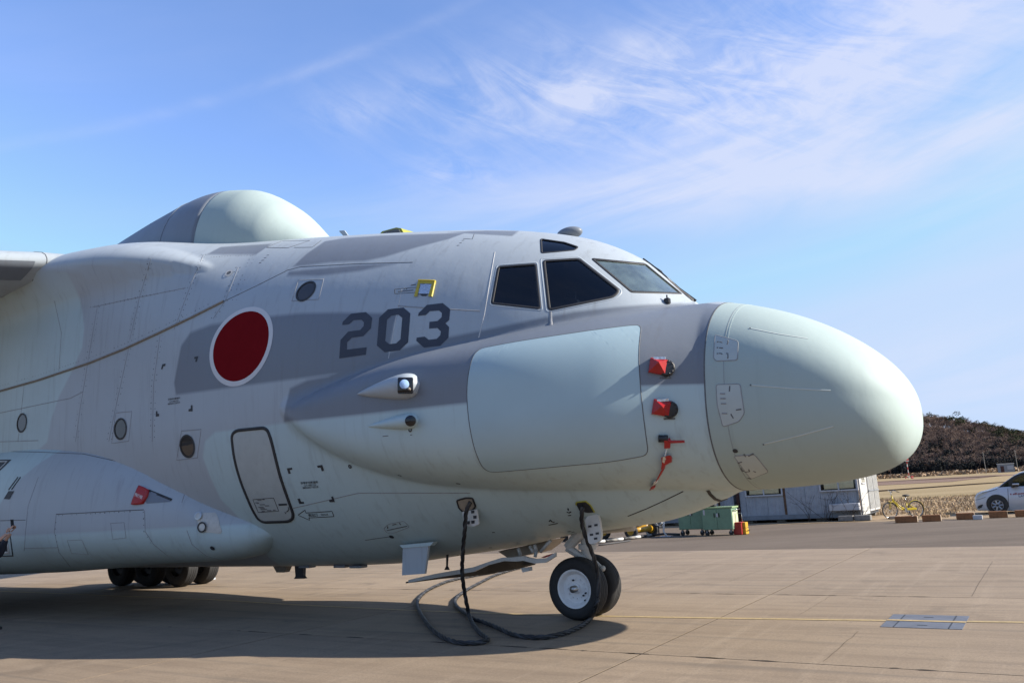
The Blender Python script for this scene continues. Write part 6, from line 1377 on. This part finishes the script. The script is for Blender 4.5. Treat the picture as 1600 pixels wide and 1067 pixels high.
p = gl(1030, 838); o = empty('hose_coil', tow([p+np.array([-0.3, 0.6, 0])])[0], HD, label='white hose coil hung up behind the pipe stands', cat='hose')
MB().tube([(0.26*math.cos(t), 0.06*math.sin(3*t), 0.62+0.2*math.sin(t)) for t in np.linspace(0, 6.0, 22)], 0.035, 6).tube([(0.2*math.cos(t)+.1, 0.08+.05*math.sin(2*t), 0.58+0.22*math.sin(t)) for t in np.linspace(0, 6.1, 22)], 0.03, 6).build('coil', 'mast_white', o, smooth=True); MB().tube([(0, 0.1, 0), (0, 0.1, 0.85)], 0.03, 6).build('post', 'black_metal', o)
p = gl(880, 848); o = empty('service_trolley', tow([[p[0], p[1]+1.0, 0]])[0], HD, label='low trolley with white legs and dark wheels under the nose gear', cat='trolley')
for x, y in ((-0.5, 0), (0.35, -0.2), (0.75, 0.2)): MB().cyl((x, y-0.05, 0.17), (x, y+0.05, 0.17), 0.17, n=16).build('trolley_wheel', 'rubber', o)
MB().tube([(0.75, 0.1, 0.25), (0.72, 0.1, 0.62), (1.05, 0.1, 0.66)], 0.05, 8).tube([(0.35, -0.1, 0.3), (0.2, 0, 0.45), (-0.5, 0.1, 0.4)], 0.05, 8).build('leg_frame', 'mast_white', o, smooth=True); MB().box((-0.1, 0.1, 0.42), (1.1, 0.5, 0.12), bev=0.02).build('deck', 'black_metal', o)
# ------------------------------------------------------------------ parking blocks
BL = [(1400, 1432.5, 816.2), (1442, 1469.5, 814.3), (1495, 1522.5, 811.3), (1546, 1574.5, 808.6), (1586.5, 1618, 806.8)]
names = ['orange parking block with a sunlit end, in front of the bicycle front wheel', 'orange parking block in front of the bicycle rear wheel', 'orange parking block with a small white block at its end', 'orange parking block in front of the car front wheel', 'orange parking block in front of the car door, cut by the picture edge']
for (x0, x1, py), lab in zip(BL, names):
    a, b = gl(x0, py), gl(x1, py); L_ = abs(b[0]-a[0])*0.98; o = empty('parking_block', tow([[(a[0]+b[0])/2, (a[1]+b[1])/2+0.1, 0]])[0], HD+R(3), label=lab, cat='parking block', group='orange parking blocks along the verge')
    MB().box((0, 0, 0.13), (L_, 0.24, 0.27), bev=0.018).build('block_body', 'block_orange', o); MB().box((L_/2+0.006, 0, 0.13), (0.02, 0.225, 0.25), bev=0.006).build('block_end', 'block_end', o)  # cream end cap carries the sunlight on the block's end as colour
a = gl(1528, 811.5); o = MB().box((0, 0, 0.085), (0.34, 0.2, 0.17), bev=0.01).build('small_block', 'box_white', None, label='small white block lying at the end of the third orange parking block', cat='block'); o.location = tow([[a[0], a[1]+0.1, 0]])[0]; o.rotation_euler = (0, 0, HD)
a = gl(1409, 806.5); o = MB().box((0, 0, 0.06), (0.5, 0.25, 0.12), bev=0.02).build('kerb_stone', 'block_end', None, label='pale kerb stone on the ground between the bicycle and the first orange block', cat='stone'); o.location = tow([[a[0], a[1]-2.0, 0]])[0]; o.rotation_euler = (0, 0, HD)
# ------------------------------------------------------------------ bicycle
g1 = ground(1392.5, 810.3); d = np.linalg.norm(g1); k = d/FPX
hx_ = np.array([RV[0], RV[1], 0]); hx_ /= np.linalg.norm(hx_); ang = math.atan2(hx_[1], hx_[0])+R(6)
bk = empty('bicycle', g1, ang, label='yellow step-through bicycle parked beyond the orange blocks', cat='bicycle')
r_ = 11.3*k; WB = 38.5*k
def bike_wheel(x):
    o = empty('bicycle_wheel', (x, 0, r_)); o.parent = bk
    MB().tube([(r_*0.97*math.cos(t), 0, r_*0.97*math.sin(t)) for t in np.linspace(0, 2*math.pi, 40, endpoint=False)], 0.024, 6, True).build('tyre', 'rubber', o, smooth=True); MB().tube([(r_*0.9*math.cos(t), 0, r_*0.9*math.sin(t)) for t in np.linspace(0, 2*math.pi, 40, endpoint=False)], 0.012, 6, True).build('rim', 'chrome', o, smooth=True)
    mb = MB(); mb.cyl((0, -0.06, 0), (0, 0.06, 0), 0.035, n=10)
    for i in range(16): t = i*2*math.pi/16; mb.tube([(0.03*math.cos(t+.6), 0.03*(-1)**i, 0.03*math.sin(t+.6)), (r_*0.89*math.cos(t), 0, r_*0.89*math.sin(t))], 0.0035, 3)
    mb.build('spokes', 'chrome', o); return o
bike_wheel(0); bike_wheel(WB)
q = lambda x, y: Vector(((x-1392.5)*k, 0, (810.3-y)*k+ROLL*0*k + (x-1392.5)*k*(-0.095)))     # photo pixel to the bicycle's own plane
hd0, hd1, bb, st0, st1 = q(1399, 786), q(1397.5, 780), q(1416.5, 797.5), q(1418.5, 788), q(1418, 778)
rw = Vector((WB, 0, r_)); fw = Vector((0, 0, r_))
MB().tube([hd0+Vector((0, 0, .05)), (hd0+bb)/2+Vector((0, 0, -.02)), bb], 0.028, 8).tube([hd0, (hd0+bb)/2+Vector((0, 0, -.14)), bb+Vector((0, 0, -.02))], 0.028, 8).tube([bb, st0], 0.026, 8).tube([bb, rw+Vector((0, .06, 0))], 0.018, 8).tube([bb, rw+Vector((0, -.06, 0))], 0.018, 8).tube([st0, rw+Vector((0, .06, 0))], 0.014, 8).tube([st0, rw+Vector((0, -.06, 0))], 0.014, 8).tube([hd0+Vector((0, 0, -.05)), hd1+Vector((0, 0, .05))], 0.03, 8).build('frame', 'bike_yellow', bk, smooth=True)
MB().tube([hd0, fw+Vector((0.06, .05, r_*1.05)), fw+Vector((0, .05, 0))], 0.016, 6).tube([hd0, fw+Vector((0.06, -.05, r_*1.05)), fw+Vector((0, -.05, 0))], 0.016, 6).build('fork', 'bike_yellow', bk, smooth=True)
def fender(cx, a0, a1, nm):
    V = []; Fc = []
    for i, t in enumerate(np.linspace(R(a0), R(a1), 18)):
        for y in (-0.04, 0, 0.04): V.append((cx+(r_+0.04-abs(y)*0.4)*math.cos(t), y, r_+(r_+0.04-abs(y)*0.4)*math.sin(t)))
        if i:
            for j in (0, 1): Fc.append((3*i-3+j, 3*i-2+j, 3*i+1+j, 3*i+j))
    o = link(nm, mesh_from(nm, V, Fc, True), 'bike_yellow', bk); m_ = o.modifiers.new('s', 'SOLIDIFY'); m_.thickness = 0.006
fender(0, 20, 95, 'front_fender'); fender(WB, -10, 150, 'rear_fender')
MB().tube([hd1, q(1397, 773)], 0.016, 6).tube([q(1397, 773)+Vector((.18, -.28, -.02)), q(1397, 773)+Vector((.02, -.22, .06)), q(1397, 773), q(1397, 773)+Vector((.02, .22, .06)), q(1397, 773)+Vector((.18, .28, -.02))], 0.015, 6).build('handlebar', 'chrome', bk, smooth=True)
for y in (-.28, .28): MB().tube([q(1397, 773)+Vector((.12, y, 0)), q(1397, 773)+Vector((.26, y*1.04, -.03))], 0.022, 6).build('grip', 'stripe_black', bk, smooth=True)
mb = MB(); mb.sphere(st1+Vector((.03, 0, .02)), 1, 14, (.19, .1, .055)); mb.build('saddle', 'stripe_black', bk, smooth=True); MB().tube([st0, st1], 0.016, 6).build('seat_post', 'chrome', bk, smooth=True)
MB().cyl(bb+Vector((0, -.07, 0)), bb+Vector((0, -.05, 0)), 0.11, n=18).tube([bb+Vector((0, -.08, 0)), bb+Vector((.05, -.09, -.19))], 0.013, 6).tube([bb+Vector((0, .06, 0)), bb+Vector((-.05, .09, .19))], 0.013, 6).build('crank', 'chrome', bk)
for s_, dz in ((1, -.19), (-1, .19)): MB().box(bb+Vector((.05*s_, -.13*s_, dz)), (.1, .09, .025)).build('pedal', 'stripe_black', bk)
MB().box((bb+rw)/2+Vector((0, -.07, .03)), ((rw-bb).length, .03, .10), bev=.01).build('chain_guard', 'bike_yellow', bk)
MB().tube([rw+Vector((.02, .08, 0)), rw+Vector((.1, .16, -r_))], .012, 6).build('stand', 'chrome', bk)
# ------------------------------------------------------------------ car
YC = 31.6
car = empty('parked_car', tow([[0, YC, 0]])[0]*0+ORG, HD, label='white hatchback with red door lettering parked on the verge, partly out of the picture', cat='car')
def cp(x, y, dy=0.0): p = on_y(x, y, YC+dy); return np.array([p[0], YC+dy, p[2]])
CW = 1.94
prof_lo = [(1528.5, 797.5), (1525, 793), (1523.5, 785), (1524, 777), (1527.5, 771.5), (1534, 768.3), (1543, 766), (1552, 763.6), (1559.5, 761.3), (1580, 760), (1610, 759), (1650, 757.5), (1688, 757), (1694, 762), (1697, 775), (1697, 788), (1694, 794.5), (1640, 796.5), (1600, 798)]
P = [cp(*p) for p in prof_lo]
secs = []
for dy, ins, up in ((0.0, 0.05, 0.03), (0.05, 0.0, 0.0), (0.25, -0.02, -0.0), (CW/2, -0.10, -0.02), (CW-0.25, -0.02, 0.0), (CW-0.05, 0.0, 0.0), (CW, 0.05, 0.03)):
    c = np.mean(P, 0); ring = []
    for p in P:
        t = (p-c)/np.linalg.norm(p-c); q_ = p-t*ins*np.array([1, 0, 0.6]); ring.append((q_[0], YC+dy, q_[2]))
    secs.append(ring)
body_c = loft('body', secs, 'car_white', car)
gh = [(1556, 762.5), (1563, 757.5), (1572, 751), (1583, 743.2), (1593, 738), (1604, 735), (1625, 732.5), (1650, 733), (1672, 737), (1684, 746), (1690, 758)]
G = [cp(*p) for p in gh]; secs = []
for dy, sc_ in ((0.10, 0.96), (0.24, 1.0), (CW/2, 1.02), (CW-0.24, 1.0), (CW-0.10, 0.96)):
    zb_ = G[0][2]; secs.append([(G[5][0]+(p[0]-G[5][0])*1.0, YC+dy+ (0.0 if i in (0, len(G)-1) else 0), zb_+(p[2]-zb_)*sc_) for i, p in enumerate(G)])
loft('roof', secs, 'car_white', car)
def car_patch(nm, pts, dy, th, mt, parent=car, bev=0.0):
    mb = MB(); mb.prism([tuple(cp(x, y, dy)) for x, y in pts], (0, th, 0)); return mb.build(nm, mt, parent)
sw = car_patch('window_surround', [(1559.5, 762), (1565, 757.5), (1574, 750.5), (1585, 743), (1596, 738.6), (1606, 737), (1640, 735.5), (1660, 738), (1674, 745), (1680, 757.5), (1620, 760.5), (1580, 763), (1566, 764)], 0.085, 0.03, 'car_trim')
car_patch('quarter_glass', [(1567, 759.5), (1575.5, 752.5), (1576.5, 758.5), (1574, 760.5)], 0.078, 0.006, 'car_glass', sw); car_patch('door_glass', [(1582, 751), (1590, 745), (1600, 741.2), (1628, 739.5), (1630, 759), (1583, 761.5)], 0.078, 0.006, 'car_glass', sw)
mb = MB(); mb.box(cp(1586.5, 757.3, -0.12), (0.28, 0.2, 0.17), bev=0.05, seg=2).box(cp(1582.5, 760, 0.02), (0.12, 0.2, 0.06)); mb.build('door_mirror', 'car_trim', car, smooth=True); mb = MB(); mb.box(cp(1587, 756.2, -0.13), (0.27, 0.19, 0.08), bev=0.03, seg=2).build('mirror_cap', 'car_white', car, smooth=True)
def car_wheel(px, py, n_=0):
    w_ = cp(px, py); o = empty('wheel', (w_[0], YC+0.085, 0.355)); o.parent = car; r2 = 0.355; M = Matrix.Rotation(R(90), 4, 'X')
    mb = MB(); mb.lathe([(r2*.66, .1), (r2*.72, .12), (r2*.9, .11), (r2, .07), (r2, -.09), (r2*.66, -.1)], 32, M, False); mb.build('tyre', 'rubber', o, angle=35)
    mb = MB(); mb.lathe([(1e-4, .10), (r2*.2, .10), (r2*.25, .085), (r2*.27, .05), (r2*.6, .05), (r2*.64, .11), (r2*.68, .11), (r2*.68, -.08), (1e-4, -.08)], 32, M)
    for i in range(7):
        a = 2*math.pi*i/7; mb.tube([M @ Vector((r2*.15*math.cos(a), r2*.15*math.sin(a), .095)), M @ Vector((r2*.62*math.cos(a), r2*.62*math.sin(a), .095))], .04, 6)
    mb.build('hubcap', 'hub_silver', o); return o
car_wheel(1559, 791)
w_ = cp(1559, 791); MB().lathe([(0.44, -0.02), (0.44, 0.012), (0.36, 0.014), (1e-4, 0.014)], 36, Matrix.Translation((w_[0], YC-0.006, 0.40)) @ Matrix.Rotation(R(90), 4, 'X')).build('wheel_arch', 'car_trim', car, smooth=False)
car_wheel(1668, 786)
w2_ = cp(1668, 786); MB().lathe([(0.44, -0.02), (0.44, 0.012), (0.36, 0.014), (1e-4, 0.014)], 36, Matrix.Translation((w2_[0], YC-0.006, 0.40)) @ Matrix.Rotation(R(90), 4, 'X')).build('wheel_arch', 'car_trim', car)
for x in (w_[0], w2_[0]):
    o = empty('wheel', (x, YC+CW-0.14, 0.355)); o.parent = car; MB().cyl((0, -.1, 0), (0, .1, 0), .355, n=24).build('tyre', 'rubber', o)
car_patch('headlight', [(1525, 776.5), (1529, 771.2), (1536, 768.8), (1545, 767), (1541, 770.5), (1533, 774.5), (1527, 778.5)], -0.004, 0.03, 'lamp_glass'); car_patch('fog_recess', [(1527, 793.5), (1529, 789.5), (1534, 787.8), (1536, 788.2), (1533.5, 793), (1530, 794.2)], -0.012, 0.02, 'car_trim'); car_patch('bumper_gap', [(1524, 780.3), (1530, 779.4), (1540, 776), (1540, 776.6), (1530, 780), (1524, 781)], -0.003, 0.01, 'car_trim')
car_patch('door_gap', [(1574.2, 763), (1574.9, 763), (1576.6, 790), (1577.3, 795), (1576.6, 795), (1575.9, 790)], -0.004, 0.006, 'car_trim'); car_patch('bonnet_gap', [(1534, 769.6), (1547, 766.8), (1558, 763.4), (1558, 764), (1547, 767.5), (1535, 770.3)], -0.004, 0.008, 'car_trim'); car_patch('sill', [(1582, 795), (1650, 792), (1650, 795), (1582, 798)], -0.006, 0.02, 'hub_silver'); car_patch('door_pull', [(1620, 768), (1628, 767.6), (1628, 769.4), (1620, 769.8)], -0.03, 0.04, 'car_white')
def car_text(s, a, b, hgt, mt, nm):
    cu = bpy.data.curves.new(nm, 'FONT'); cu.body = s; cu.offset = 0.02; o = bpy.data.objects.new(nm, cu); COL.objects.link(o); dg = bpy.context.evaluated_depsgraph_get(); me = bpy.data.meshes.new_from_object(o.evaluated_get(dg)); COL.objects.unlink(o); bpy.data.objects.remove(o); bpy.data.curves.remove(cu)
    co = np.empty(len(me.vertices)*3); me.vertices.foreach_get('co', co); co = co.reshape(-1, 3); x0, x1 = co[:, 0].min(), co[:, 0].max(); A, B = cp(*a, -0.012), cp(*b, -0.012)
    out = [A+(B-A)*((c_[0]-x0)/(x1-x0))+np.array([0, 0, hgt*c_[1]/0.72]) for c_ in co]; me.vertices.foreach_set('co', np.array(out).ravel()); me.materials.clear(); me.update(); return link(nm, me, mt, car)
car_text('Kawasaki', (1586.5, 772.8), (1612, 770.8), 0.10, 'letter_red', 'door_lettering'); car_text('LAT', (1592, 776.3), (1602, 775.6), 0.085, 'letter_blue', 'door_lettering'); car_patch('door_logo', [(1578.5, 770.6), (1580.2, 770.6), (1580.2, 772.9), (1578.5, 772.9)], -0.012, 0.004, 'letter_red'); car_patch('door_logo', [(1582.5, 771.6), (1585.4, 770.1), (1585.0, 771.4), (1586, 772.4), (1582.8, 772.9)], -0.012, 0.004, 'letter_red')
